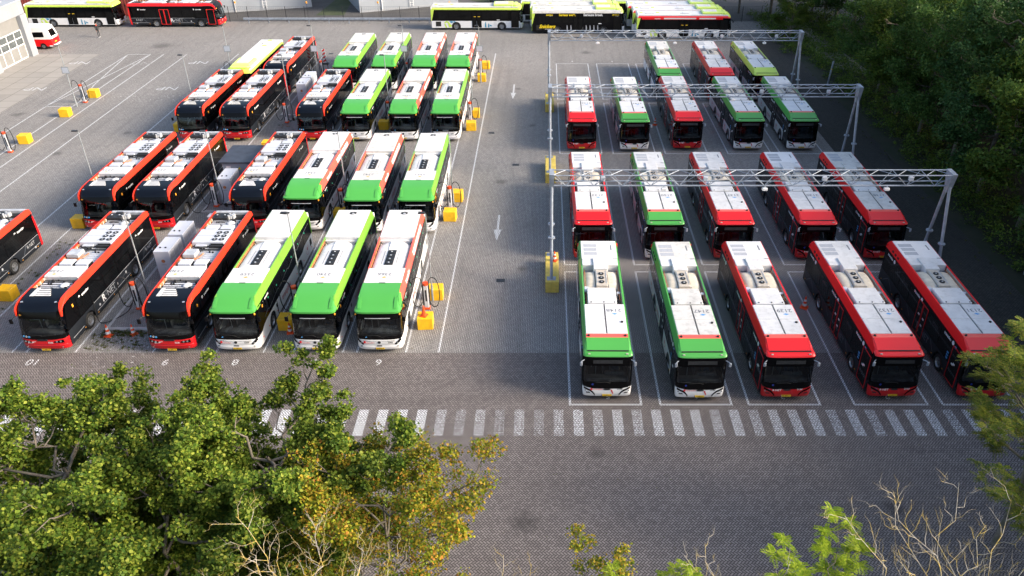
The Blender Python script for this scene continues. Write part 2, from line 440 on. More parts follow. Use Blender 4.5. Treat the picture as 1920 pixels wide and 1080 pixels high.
def interior(root, y0=.5, zf=.75, dash='interior'):
    mb = MB().box(-1.15, 1.15, y0, 11.8, zf-.1, zf)
    mb.box(-1.12, 1.12, y0, y0+.45, zf, 1.18, .06)                       # dashboard
    mb.box(-.1, .95, y0+.35, y0+.6, 1.0, 1.32, .06)
    mb.box(-.2, -.16, y0+.5, y0+2.0, zf, 1.6); mb.box(-.2, 1.2, 2.5, 2.55, zf, 2.4)
    obj('interior', mb, 'interior', root)
    st = MB(); n = 20
    st.tube([(.45+.24*math.cos(a), y0+.52+.10*math.sin(a), 1.42+.19*math.sin(a)) for a in [2*math.pi*i/n for i in range(n+1)]], .02, 5)
    st.tube([(.45, y0+.35, 1.2), (.45, y0+.52, 1.42)], .04, 5)
    obj('steering_wheel', st, 'dark_metal', root)
    s = MB(); s.box(.2, .7, y0+.85, y0+1.3, .95, 1.2, .05); s.box(.2, .7, y0+1.25, y0+1.4, 1.15, 2.0, .05)
    obj('driver_seat', s, 'seat_blue', root)
    s = MB()
    for yy in np.arange(3.4, 11, .85):
        for xx in (-1.1, -.62, .2, .68):
            s.box(xx, xx+.42, yy, yy+.4, 1.1, 1.2, .03); s.box(xx, xx+.42, yy+.36, yy+.45, 1.15, 1.85, .03)
    obj('passenger_seats', s, 'seat_blue', root)['kind'] = 'stuff'
    h = MB().tube([(-1.1, y0+.6, 1.62), (-.5, y0+.6, 1.66), (-.3, y0+.75, 1.75)], .025, 6)
    h.tube([(-.55, y0+.6, 1.0), (-.55, y0+.6, 2.2)], .02, 5); h.tube([(-1.1, y0+.6, 2.0), (-.55, y0+.6, 2.2)], .02, 5)
    h.tube([(-.35, y0+1.6, .8), (-.35, y0+1.6, 2.5)], .03, 6); h.tube([(-.75, y0+1.3, .8), (-.75, y0+1.3, 2.5)], .03, 6)
    obj('handrail', h, 'rail_grey', root)
def door(root, y0, y1, z0, z1, mf, leaves=1, side=-1):
    w = (y1-y0)/leaves
    for k in range(leaves):
        a, b_ = y0+k*w+.015, y0+(k+1)*w-.015
        mb = MB(); t = .055; x0, x1 = side*(HW-.01), side*(HW+.022)
        for (p, q, r, s_) in ((a, a+t, z0, z1), (b_-t, b_, z0, z1), (a+t, b_-t, z0, z0+t), (a+t, b_-t, z1-t, z1)): mb.box(x0, x1, p, q, r, s_)
        d = obj('door', mb, mf, root)
        obj('door_glass', MB().box(side*(HW-.01), side*(HW+.012), a+t, b_-t, z0+t, z1-t), 'window_glass', d)
def fans(root, cs, z, r, name='fan', body=None):
    for cx, cy in cs:
        mb = MB().cyl((cx, cy, z), r, .03, n=20)
        f = obj(name, mb, 'dark_metal', root)
        k = MB().cyl((cx, cy, z+.031), r*.28, .02, n=10)
        obj('fan_hub', k, 'light_metal', f)
        g = MB()
        for rr in (.55, .8): 
            g.grid([[(cx+math.cos(a)*q*r, cy+math.sin(a)*q*r, z+.034) for a in [2*math.pi*i/18 for i in range(18)]] for q in (rr, rr+.05)], close=True)
        obj('fan_guard', g, 'dark_metal', f)
def rail(root, side, out, m, zk=2.5, sl=.26, th=.06, name='roof_rail'):
    xo = lambda y, z: side*(HW+.012-max(0, z-zk)*sl); xi = lambda y, z: side*(HW+.012-th-max(0, z-zk)*sl)
    return obj(name, MB().prism(out, xo, xi), m, root)
def panes(root, side, ys, z0, z1, m='window_glass', tl=0):
    for a, b_ in ys: obj('side_window', MB().box(side*(HW-.02), side*(HW+.006), a, b_, z0, z1), m, root)

# ---------- electric bus with open roof full of equipment, black front cap and coloured side rails
def electric_bus(rm='orange', num='2338', open_side=True):
    root = thing('electric_bus', 'x', 'bus')
    bm = 'deep_red'; sk = 'charcoal'
    ys = .50
    obj('chassis', MB().box(-.95, .95, .4, 11.9, .38, 1.0).box(-1.2, 1.2, .9, 2.0, .40, .7).box(-1.2, 1.2, 3.5, 8.0, .36, .7).box(-1.2, 1.2, 9.5, 11.95, .38, .7), 'dark_metal', root)
    for sd in (-1, 1):
        x0, x1 = sd*(HW), sd*(HW-.05)
        obj('skirt_panel', MB().prism(skirt_outline(ys+.02, 12.08, .34, 1.22), x0, x1), sk, root)
        obj('side_glazing', MB().prism([(ys+.03, 1.22), (12.08, 1.22), (12.06, 2.76), (ys+.52, 2.76), (ys+.22, 2.0)], sd*(HW-.003), sd*(HW-.06)), 'side_glass', root)
        panes(root, sd, [(2.0, 3.3), (3.4, 5.0), (5.1, 6.7), (6.8, 8.4), (8.5, 10.1)], 1.35, 2.35)
        obj('trim_line', MB().box(sd*(HW-.01), sd*(HW+.008), 3.6, 8.0, .60, .625).box(sd*(HW-.01), sd*(HW+.008), .75, 2.0, .60, .625).box(sd*(HW-.01), sd*(HW+.008), 9.6, 11.9, .60, .625).box(sd*(HW-.01), sd*(HW+.006), 3.5, 11.95, 1.21, 1.228), 'light_metal', root)
        g = MB()
        for (ya, za, yb, zb) in ((4.4, .66, 5.0, 1.18), (5.4, 1.18, 6.0, .66), (6.6, .7, 7.3, .95), (7.3, .95, 7.9, .7), (9.9, .66, 10.4, 1.18)):
            g.quad((sd*(HW+.003), ya, za), (sd*(HW+.003), ya+.07, za), (sd*(HW+.003), yb+.07, zb), (sd*(HW+.003), yb, zb))
        obj('skirt_graphic', g, 'skirt_graphic', root)
        dt = MB()
        for (ya, za) in ((4.0, .8), (6.3, .86), (7.55, .98), (11.3, .55)): dt.cyl((sd*(HW-.0), ya, za), .085, sd*.006, 'x', 12)
        obj('skirt_dot', dt, 'light_metal', root)
        am = MB()
        for ya in (2.0, 3.6, 5.6, 7.9, 9.6, 11.5): am.box(sd*(HW-.01), sd*(HW+.012), ya, ya+.09, .46, .50)
        obj('side_marker', am, 'amber', root)
        rp = [(12.12, 2.74), (12.12, 3.0), (11.9, 3.12), (1.7, 3.12), (1.15, 3.09), (.78, 2.98), (.56, 2.80), (.46, 2.6), (.44, 2.28), (.56, 2.28), (.66, 2.56), (.95, 2.76), (1.6, 2.80), (2.2, 2.74)]
        rail(root, sd, rp, rm, 2.7, .27, .07)
        rail(root, sd, [(11.95, .35), (12.16, .40), (12.2, 1.3), (12.12, 2.52), (11.98, 2.52), (12.02, 1.3)], 'red' if rm == 'orange' else rm, 2.5, .2, .09, 'corner_strip')
        obj('rail_inner', MB().box(sd*1.04, sd*1.09, 2.0, 11.9, 2.8, 3.05), 'copper', root)
        cl = MB()
        for q in range(26): cl.box(sd*1.0, sd*1.05, 2.1+q*.38, 2.2+q*.38, 2.85, 3.04)
        obj('rail_clips', cl, 'beige', root)
        text_side('side_lettering', 'R', .62, 'text_white', root, sd, 4.55 if sd > 0 else 6.55, .93, bold=.018)
        text_side('side_lettering', '\u00b7NET', .56, 'light_metal', root, sd, 5.45 if sd > 0 else 5.65, .93, bold=-.004)
        text_side('small_lettering', 'R\u00b7NET', .34, 'light_metal', root, sd, 10.9, .95)
        for yy in (2.9, 10.3):
            obj('operator_mark', MB().cyl((sd*HW, yy-.48*sd, 2.33), .10, sd*.006, 'x', 12), 'text_white', root)
            text_side('operator_lettering', 'transdev', .22, 'text_white', root, sd, yy+.15*sd, 2.32, bold=.006)
        obj('side_sensor', MB().box(sd*(HW-.01), sd*(HW+.012), 1.55, 1.67, 2.18, 2.36), 'amber', root)
        mirror(root, sd, .5, 2.28)
    # door side
    door(root, .72, 1.75, .38, 2.35, 'red' if sk else 'red', 1)
    door(root, 6.75, 8.05, .38, 2.35, 'red', 2)
    obj('wheel_arch_trim', MB().box(-.9, .9, 2.2, 3.3, .5, 1.15).box(-.9, .9, 8.2, 9.3, .5, 1.15), 'rubber', root)
    obj('rear_panel', MB().box(-1.26, 1.26, 12.0, 12.13, .38, 2.9, .04), 'red', root)
    obj('rear_window', MB().box(-1.0, 1.0, 12.12, 12.15, 1.5, 2.6), 'side_glass', root)
    # front
    obj('bumper', fpatch([(.16, .30, 1.24, .35), (.05, .38, 1.27, .42), (.0, .62, 1.275, .45), (.03, .66, 1.275, .45), (.0, .70, 1.275, .45), (.02, .96, 1.275, .46), (.04, 1.02, 1.275, .46)]), bm, root, True)
    obj('front_panel', fpatch([(.03, .98, 1.15, .36), (.04, 1.10, 1.272, .45), (.07, 1.28, 1.272, .46)]), 'side_glass', root, True)
    ws = fpatch([(.07, 1.28, 1.265, .46), (.14, 1.7, 1.255, .46), (.22, 2.05, 1.25, .46), (.27, 2.22, 1.248, .46)])
    obj('windscreen', ws, 'windscreen', root, True)
    obj('destination_display', fpatch([(.27, 2.22, 1.248, .46), (.34, 2.45, 1.235, .45), (.40, 2.60, 1.225, .44)]), 'side_glass', root, True)
    obj('front_cap', fpatch([(.40, 2.60, 1.225, .44), (.47, 2.74, 1.21, .42), (.60, 2.88, 1.19, .38), (.85, 3.0, 1.16, .3), (1.2, 3.06, 1.13, .15), (1.7, 3.09, 1.12, .03), (2.15, 3.10, 1.12, 0), (2.151, 2.85, 1.12, 0)]), 'navy', root, True)
    wp = MB().tube([(-.9, .07, 1.22), (-.1, .02, 1.30), (.05, .03, 1.27)], .015, 5); wp.tube([(.0, .02, 1.24), (.75, .06, 1.31)], .015, 5)
    obj('wiper', wp, 'rubber', root)
    for sd in (-1, 1):
        hl = MB()
        pts = [(.66, .78), (.72, .95), (1.05, .98), (1.12, .80)]
        def fy(x, z=.8): 
            a = min(abs(x)/1.275, .999); return .01+.45*(1-(1-a**3.6)**(1/3.6))
        for k in range(5):
            xa, xb = .64+k*.1, .64+(k+1)*.1
            hl.quad((sd*xa, fy(xa)-.012, .80), (sd*xb, fy(xb)-.012, .80-.01*k), (sd*xb, fy(xb)-.012, .93+.014*k), (sd*xa, fy(xa)-.012, .91+.014*k))
        h = obj('headlight', hl, 'side_glass', root)
        l = MB()
        for xx in (.78, .98): l.cyl((sd*xx, fy(xx)-.014, .885), .055, -.01, 'y', 12)
        obj('lamp_lens', l, 'headlight', h)
        obj('fog_light', MB().cyl((sd*1.0, fy(1.0)-.02, .5), .04, -.01, 'y', 10), 'headlight', root)
        r = MB().cyl((sd*.95, .86, 2.985), .075, .02, 'z', 12); obj('roof_lamp', r, 'headlight', root)
    obj('front_emblem', MB().box(-.3, .3, -.004, .04, .93, 1.03, .02), 'dark_metal', root)
    text('front_lettering', 'R\u00b7NET', .17, 'text_white', root, (-.62, -.005+.02, .82), (R(90), 0, 0), bold=.004)
    text('front_number', num, .13, 'text_white', root, (.42, -.002, .82), (R(90), 0, 0))
    for k in range(3): obj('route_sticker', MB().cyl((-1.02+k*.16, .13-.035*k, 1.18), .06, -.02, 'y', 12), 'sticker_blue' if k != 1 else 'text_white', root)
    st = MB().quad((-1.08, .42, 2.42), (-.98, .38, 2.36), (-.88, .37, 2.42), (-.98, .40, 2.48)); obj('front_sticker', st, 'amber', root)
    plate(root, .01, .34, '88-BPN-3')
    interior(root)
    # roof
    obj('roof_deck', MB().box(-1.10, 1.10, 1.9, 12.0, 2.72, 2.86), 'rubber', root)
    dp = MB().box(-.98, .98, 5.42, 6.9, 2.861, 2.868).box(-.98, .98, 9.2, 9.95, 2.861, 2.868)
    obj('deck_plate', dp, 'cabinet_vent', root)
    sl = MB()
    def slats(y0, y1, x0, x1, st=.24):
        y = y0
        while y < y1: sl.box(x0, x1, y, y+st*.5, 2.87, 2.885); y += st
    slats(2.2, 3.2, -.95, .95); slats(5.45, 6.85, .15, .95); slats(9.95, 11.0, -.95, .95, .19); slats(4.65, 5.4, -.05, .05)
    obj('roof_slats', sl, 'cabinet_grey', root)['kind'] = 'stuff'
    c = MB(); 
    for q in range(4): c.box(-.68+q*.0, .42-q*.1, 1.32+q*.2, 1.44+q*.2, 3.085+q*.006, 3.115+q*.0)
    c.box(-.72, -.52, 1.3, 2.15, 3.08, 3.12)
    obj('cap_grille', c, 'roof_white', root)
    obj('antenna_dome', MB().cyl((.45, 2.75, 2.93), .26, .07, n=20, r2=.16), 'roof_white', root, True)
    obj('dark_gap', MB().box(-1.0, 1.0, 3.18, 3.34, 2.865, 2.9), 'rubber', root)
    bb = obj('battery_box', MB().box(-1.0, .95, 3.34, 4.55, 2.87, 3.16, .015), 'roof_mid', root)
    obj('battery_box_front', MB().box(-1.0, .95, 3.33, 3.3385, 2.9, 3.10), 'light_metal', bb)
    for xx in (-.85, .1):
        e = obj('equipment_box', MB().box(xx, xx+.75, 4.72, 5.35, 2.93, 3.18, .02), 'cabinet_grey', root)
        obj('box_louvre', MB().box(xx+.05, xx+.7, 4.705, 4.718, 2.94, 3.0).box(xx+.756, xx+.762, 4.78, 5.3, 2.9, 3.1), 'dark_metal', e)
    e = obj('equipment_box', MB().box(-.95, -.2, 5.75, 6.5, 3.0, 3.25, .03), 'light_metal', root)
    t = MB().tube([(-.9, 5.7, 2.95), (-.5, 5.55, 2.92), (-.1, 5.8, 2.95), (.0, 6.5, 2.92)], .035, 6); t.box(-.85, -.3, 5.8, 6.4, 2.86, 3.0)
    obj('box_piping', t, 'copper', e)
    pp = MB()
    rr = random.Random(3)
    for q in range(7):
        a = -.9+q*.1; pp.tube([(a, 7.0+rr.random()*.3, 2.9), (a+.2, 6.9+rr.random()*.4, 3.0), (a+.5, 7.15+rr.random()*.2, 2.92)], .03, 5)
    pp.tube([(-.9, 6.9, 2.95), (.95, 6.9, 2.95)], .035, 6); pp.tube([(-.2, 7.0, 2.92), (.95, 7.02, 2.92)], .025, 6)
    pp.box(.1, .95, 7.18, 7.36, 2.87, 3.05)
    obj('roof_pipes', pp, 'dark_metal', root)
    obj('recess_plate', MB().box(-1.0, 1.0, 6.95, 7.4, 2.862, 2.87).box(-.75, -.1, 7.2, 7.4, 2.87, 3.05), 'cabinet_grey', root)
    ac = obj('air_conditioner', MB().box(-1.02, 1.0, 7.42, 9.15, 2.9, 3.22, .04), 'cabinet_grey', root)
    fans(ac, [(x, y) for x in (.32, .75) for y in (7.75, 8.2, 8.65)], 3.205, .175)
    obj('unit_louvre', MB().box(.15, .95, 7.40, 7.42, 2.93, 3.1).box(.1, .9, 9.0, 9.08, 3.221, 3.23), 'dark_metal', ac)
    for xx in (-.85, .1):
        e = obj('equipment_box', MB().box(xx, xx+.78, 9.3, 9.85, 2.93, 3.16, .02), 'cabinet_grey', root)
        obj('box_louvre', MB().box(xx+.05, xx+.73, 9.285, 9.298, 2.94, 3.02), 'dark_metal', e)
    ft = MB(); fr_ = random.Random(9)
    for q in range(46):
        a, b2 = fr_.uniform(-.98, .9), fr_.choice((fr_.uniform(4.6, 5.8), fr_.uniform(6.5, 7.4), fr_.uniform(9.15, 10.9), fr_.uniform(2.3, 3.3)))
        s1, s2 = fr_.uniform(.03, .12), fr_.uniform(.03, .10)
        ft.box(a, a+s1, b2, b2+s2, 2.88, 2.95+fr_.uniform(0, .10))
    for q in range(12):
        a, b2 = fr_.uniform(-.9, .5), fr_.choice((4.66, 5.45, 6.7, 9.22, 9.95, 10.6))
        ft.tube([(a, b2, 2.95), (a+.2, b2+fr_.uniform(-.1, .1), 3.0), (a+.45, b2+.05, 2.93)], .02, 5)
    for q in range(5): ft.box(-1.0, .98, 3.7+q*.0, 3.7, 3.16, 3.16) if q < 0 else None
    obj('roof_fittings', ft, 'dark_metal', root)['kind'] = 'stuff'
    obj('cover_seam', MB().box(-1.0, .95, 3.93, 3.94, 3.1605, 3.164).box(-.03, -.02, 3.36, 4.53, 3.1605, 3.164), 'text_grey', bb)
    obj('cover_seam', MB().box(-1.0, .1, 8.26, 8.275, 3.2205, 3.224).box(.08, .09, 7.45, 9.1, 3.2205, 3.224), 'text_grey', ac)
    k = obj('cooler', MB().box(-1.0, .0, 10.95, 11.65, 2.88, 3.12, .03), 'dark_metal', root)
    fans(k, [(-.75, 11.3), (-.25, 11.3)], 3.12, .2)
    cp = MB()
    for q in range(8): cp.cyl((-.02+rr.random()*.35, 11.1+rr.random()*.5, 2.87), .05+rr.random()*.05, .12+rr.random()*.2, n=8)
    obj('cooler_pipes', cp, 'light_metal', k)
    obj('rear_opening', MB().box(.35, .95, 11.35, 11.75, 2.862, 2.9), 'rubber', root)
    obj('antenna_dome', MB().cyl((.35, 10.55, 2.93), .26, .07, n=20, r2=.16), 'roof_white', root, True)
    obj('rear_cap', MB().box(-1.12, 1.12, 11.85, 12.08, 2.75, 3.1, .05), 'light_metal', root)
    roof_number(root, num, -.55, 3.95, 3.163)
    wheels(root)
    return root

# ---------- gas bus with smooth white roof and big green front cap
def white_roof_bus(rm='lime_edge', num='2340'):
    root = thing('gas_bus', 'x', 'bus')
    ys = .55; sk = 'white'
    obj('chassis', MB().box(-.95, .95, .4, 11.9, .38, 1.0).box(-1.2, 1.2, .9, 2.0, .40, .7).box(-1.2, 1.2, 3.5, 8.0, .36, .7).box(-1.2, 1.2, 9.5, 11.95, .38, .7), 'dark_metal', root)
    for sd in (-1, 1):
        out = skirt_outline(ys, 12.05, .30, 1.22)[:-1]+[(1.9, 1.22), (1.35, 1.16), (.95, 1.0), (ys, 1.0)]
        obj('skirt_panel', MB().prism(out, sd*HW, sd*(HW-.05)), sk, root)
        obj('side_glazing', MB().prism([(ys+.02, 1.0), (.95, 1.0), (1.35, 1.16), (1.9, 1.22), (9.6, 1.22), (10.2, 1.40), (12.05, 1.40), (12.02, 2.62), (ys+.42, 2.62), (ys+.2, 2.0)], sd*(HW-.003), sd*(HW-.06)), 'side_glass', root)
        obj('skirt_top', MB().prism([(9.6, 1.22), (12.05, 1.22), (12.05, 1.40), (10.2, 1.40)], sd*HW, sd*(HW-.05)), sk, root)
        panes(root, sd, [(2.0, 3.4), (3.5, 5.0), (5.1, 6.7), (6.8, 8.4), (8.5, 10.1), (10.2, 11.4)], 1.5, 2.4)
        z = MB(); zz = [(1.6, 1.5), (2.3, 1.62), (2.5, 1.5), (4.3, 1.75), (4.5, 1.62), (6.4, 1.9), (6.6, 1.78), (8.4, 2.1), (8.6, 1.95), (10.6, 2.3), (11.6, 2.35)]
        for (ya, za), (yb, zb) in zip(zz[:-1], zz[1:]):
            z.quad((sd*(HW+.009), ya, za), (sd*(HW+.009), yb, zb), (sd*(HW+.009), yb, zb+.03), (sd*(HW+.009), ya, za+.03))
        obj('window_decal', z, 'rail_grey', root)
        gs = MB()
        for yy, z_ in ((2.6, 2.2), (4.2, 2.05), (5.8, 2.1), (7.4, 2.15), (9.0, 2.2), (10.5, 2.2)): gs.cyl((sd*HW, yy, z_), .06, sd*.012, 'x', 8)
        obj('window_sticker', gs, 'sticker_green', root)
        ro = [(12.1, 2.56), (12.08, 2.95), (11.85, 3.14), (1.6, 3.14), (1.9, 3.0), (1.40, 2.56)]
        rail(root, sd, ro, rm, 2.5, .27, .07)
        obj('corner_strip', MB().prism([(12.0, 1.40), (12.12, 1.4), (12.12, 2.5), (11.98, 2.5)], sd*(HW+.01), sd*(HW-.08)), 'lime_edge', root)
        obj('cap_side', MB().prism([(1.34, 2.5), (1.89, 3.0), (1.59, 3.14), (1.2, 3.10), (.85, 2.85), (.78, 2.62), (.80, 2.5)], lambda y, z: sd*(HW+.012-max(0, z-2.5)*.27), lambda y, z: sd*(HW-.06-max(0, z-2.5)*.27)), 'lime_edge' if rm == 'lime_edge' else 'green', root)
        obj('rail_inner', MB().box(sd*1.02, sd*1.08, 4.2, 7.9, 2.75, 3.06), 'copper', root)
        dt = MB()
        for q in range(18): dt.box(sd*.99, sd*1.03, 4.3+q*.2, 4.36+q*.2, 2.8, 2.95)
        obj('rail_clips', dt, 'dark_metal', root)
        am = MB()
        for ya in (.9, 2.0, 3.6, 5.6, 7.9, 9.6, 11.5): am.cyl((sd*HW, ya, .62), .045, sd*.015, 'x', 8)
        obj('side_marker', am, 'cone_orange', root)
        em = MB(); n = 26
        for i in range(n):
            a0, a1 = 2*math.pi*i/n, 2*math.pi*(i+.72)/n
            if 4 < i < 9: continue
            em.quad(*[(sd*(HW+.005), 10.65+r_*math.cos(a), .86+r_*math.sin(a)) for r_, a in ((.30, a0), (.33, a0), (.33, a1), (.30, a1))])
        em.quad(*[(sd*(HW+.005), 10.65+dy, .9+dz) for dy, dz in ((-.1, .0), (.05, .22), (.1, .05), (.02, -.1))])
        obj('side_emblem', em, 'text_red', root)
        text_side('side_lettering', 'transdev', .52, 'text_red', root, sd, 5.6, .82)
        obj('vent_opening', MB().box(sd*(HW-.02), sd*(HW+.006), 11.35, 11.75, .75, 1.2), 'rubber', root)
        obj('filler_flap', MB().box(sd*(HW-.02), sd*(HW+.006), 3.55, 3.75, .85, 1.1, .02), 'rubber', root)
        obj('side_lamp', MB().box(sd*(HW-.01), sd*(HW+.02), 1.5, 1.62, 2.2, 2.36), 'amber', root)
        obj('operator_lettering_plate', MB().box(sd*(HW-.01), sd*(HW+.004), 1.75, 1.78, 2.42, 2.46), 'text_white', root)
        text_side('operator_lettering', 'transdev', .20, 'text_white', root, sd, 2.4, 2.44, bold=.006)
        if rm != 'lime_edge':
            b_ = MB(); zf = lambda z: sd*(HW+.018-(z-2.5)*.27)
            b_.quad((zf(2.68), 6.6, 2.68), (zf(2.68), 10.4, 2.68), (zf(2.95), 10.4, 2.95), (zf(2.95), 6.6, 2.95))
            bb = obj('rail_banner', b_, 'text_white', root)
            rt = text_side('rail_lettering', 'transdev', .42, 'text_white', root, sd, 4.0, 2.80, HW-.055, bold=.008)
            rt.rotation_euler = (R(90-14.5), 0, R(90)*sd)
            r2 = text_side('banner_lettering', 'reizen zonder zorgen', .24, 'text_red', bb, sd, 8.5, 2.81, HW-.05)
            r2.rotation_euler = (R(90-14.5), 0, R(90)*sd)
        mirror(root, sd, .62, 2.38)
    door(root, .95, 1.95, .38, 2.35, 'dark_metal', 1); door(root, 5.6, 6.9, .38, 2.35, 'dark_metal', 2)
    obj('wheel_arch_trim', MB().box(-.9, .9, 2.2, 3.3, .5, 1.15).box(-.9, .9, 8.2, 9.3, .5, 1.15), 'rubber', root)
    obj('rear_panel', MB().box(-1.26, 1.26, 12.0, 12.12, .38, 2.95, .04), 'white', root); obj('rear_window', MB().box(-1.05, 1.05, 12.11, 12.14, 1.7, 2.6), 'side_glass', root)
    # front
    obj('bumper', fpatch([(.14, .26, 1.22, .40), (.03, .36, 1.26, .50), (.0, .58, 1.275, .52), (.02, .62, 1.275, .52), (.0, .66, 1.275, .52), (.02, .96, 1.275, .53), (.03, 1.0, 1.275, .53)]), 'white', root, True)
    obj('front_panel', fpatch([(.015, .90, .95, .12), (.03, .99, 1.15, .33), (.05, 1.06, 1.272, .52), (.08, 1.22, 1.272, .52)]), 'side_glass', root, True)
    obj('windscreen', fpatch([(.08, 1.22, 1.268, .52), (.16, 1.7, 1.262, .52), (.25, 2.2, 1.26, .52)]), 'windscreen', root, True)
    obj('destination_display', fpatch([(.25, 2.2, 1.26, .52), (.30, 2.42, 1.262, .52), (.33, 2.56, 1.265, .52)]), 'side_glass', root, True)
    obj('visor', fpatch([(.262, 2.255, 1.0, .22), (.272, 2.30, 1.0, .22)]), 'light_metal', root)
    obj('front_cap', fpatch([(.33, 2.56, 1.27, .52), (.27, 2.58, 1.285, .50), (.27, 2.68, 1.285, .50), (.34, 2.72, 1.27, .46), (.50, 2.76, 1.20, .36), (.80, 2.92, 1.15, .30), (1.2, 3.08, 1.12, .2), (1.6, 3.17, 1.11, .1), (2.1, 3.20, 1.10, 0), (2.55, 3.205, 1.10, 0), (2.551, 3.1, 1.10, 0)], n=5), 'green', root, True)
    for sd in (-1, 1):
        bl = obj('cap_bulge', fpatch([(.52, 2.775, .10, .02), (.85, 2.96, .10, .02), (1.2, 3.10, .08, .02)]), 'green', root, True); bl.location = (sd*1.0, -.01, .012)
    w = MB().tube([(-1.0, .15, 1.18), (-.1, .05, 1.30), (.1, .06, 1.2)], .015, 5); w.tube([(.15, .06, 1.15), (.95, .14, 1.24)], .015, 5)
    obj('wiper', w, 'rubber', root)
    for sd in (-1, 1):
        def fy(x):
            a = min(abs(x)/1.275, .999); return .0+.52*(1-(1-a**3.6)**(1/3.6))
        hl = MB()
        for k, (xa, xb, za, zb, zc, zd) in enumerate(((.86, .96, .70, .72, .82, .74), (.96, 1.06, .70, .80, .93, .84), (1.06, 1.15, .76, .87, 1.02, .93), (1.15, 1.22, .84, .94, 1.12, 1.03))):
            hl.quad((sd*xa, fy(xa)-.014, za), (sd*xb, fy(xb)-.014, zb-.06), (sd*xb, fy(xb)-.014, zc), (sd*xa, fy(xa)-.014, zd))
        h = obj('headlight', hl, 'side_glass', root)
        obj('lamp_lens', MB().cyl((sd*1.02, fy(1.02)-.014, .80), .05, -.015, 'y', 10), 'headlight', h)
        obj('fog_light', MB().box(sd*.95, sd*1.08, fy(1.0)-.03, fy(1.0), .55, .58), 'side_glass', root)
        obj('front_marker', MB().box(sd*1.18, sd*1.26, .40, .50, 2.40, 2.52, .02), 'amber', root)
    obj('front_emblem', MB().cyl((0, .01, .84), .085, -.02, 'y', 16), 'dark_metal', root)
    obj('tow_cover', MB().box(-.14, .14, -.01, .02, .58, .63), 'dark_metal', root)
    obj('front_mark', MB().cyl((-.82, .05, .84), .06, -.05, 'y', 12), 'text_red', root)
    text('front_lettering', 'transdev', .15, 'text_red', root, (-.52, -.004, .82), (R(90), 0, 0))
    text('front_number', num, .14, 'text_black', root, (.62, .004, .82), (R(90), 0, 0), bold=.003)
    for k in range(3): obj('route_sticker', MB().cyl((-1.02+k*.16, .20-.05*k, 1.12), .06, -.02, 'y', 12), 'sticker_blue' if k != 1 else 'text_white', root)
    plate(root, .02, .42, '82-BPN-6')
    interior(root, .6)
    # roof
    obj('roof_deck', MB().box(-1.10, 1.10, 2.3, 12.0, 2.6, 2.74), 'roof_white', root)
    fb = obj('roof_cover', MB().box(-1.08, 1.08, 2.56, 4.25, 2.75, 3.19, .02), 'roof_white', root)
    obj('cover_seam', MB().box(-1.07, 1.07, 4.05, 4.06, 3.191, 3.194).box(-1.07, 1.07, 2.54, 2.56, 3.1, 3.15), 'text_grey', fb)
    obj('roof_marker', MB().box(-.18, .18, 2.50, 2.58, 3.195, 3.21), 'rubber', root)
    rows = []
    for y, hw, h in ((4.26, 1.0, .34), (4.3, 1.0, .36), (7.2, 1.0, .36), (7.6, .75, .34), (7.95, .35, .30), (8.1, .32, .05)):
        rows.append([(hw*math.sin(a)*(1 if abs(math.sin(a)) < .99 else 1), y, 2.74+h*(abs(math.cos(a))**.35)) for a in [(-.5+i/16)*math.pi for i in range(17)]])
    hood = obj('tank_hood', MB().grid(rows), 'roof_white', root, True)
    obj('fan_tray', MB().box(-.28, .24, 4.75, 6.55, 3.08, 3.125, .01), 'dark_metal', hood)
    fans(hood, [(-.02, 4.98+.44*q) for q in range(4)], 3.125, .20)
    hs = MB()
    for sx in (-.45, .42): hs.box(sx-.012, sx+.012, 4.9, 6.5, 3.075, 3.097)
    obj('hood_slot', hs, 'text_grey', hood)
    obj('hood_ridge', MB().box(-.30, .30, 6.6, 7.7, 3.05, 3.14, .04), 'roof_white', hood)
    rc = obj('rear_cover', MB().box(-1.08, 1.08, 8.15, 12.0, 2.75, 3.17, .02).box(-1.06, 1.06, 7.98, 8.15, 2.75, 2.98, .02), 'roof_white', root)
    sm = MB()
    for q in range(1, 8): sm.box(-1.07, 1.07, 8.15+q*.48, 8.155+q*.48, 3.171, 3.1735)
    obj('cover_seam', sm, 'light_metal', rc)
    n = 20
    obj('exhaust_opening', MB().add([(.0+.24*math.cos(2*math.pi*i/n), 11.5+.20*math.sin(2*math.pi*i/n), 3.18) for i in range(n)], [tuple(range(n))]), 'rubber', rc)
    obj('exhaust_pipe', MB().cyl((.02, 11.42, 3.10), .09, .10, n=12), 'light_metal', rc)
    roof_number(root, num, -.02, 3.55, 3.193)
    for sx in (-1, 1): obj('pipe_bracket', MB().tube([(sx*1.0, 8.1, 2.8), (sx*.98, 7.8, 3.0), (sx*.85, 7.75, 2.85)], .03, 5), 'dark_metal', root)
    wheels(root)
    return root

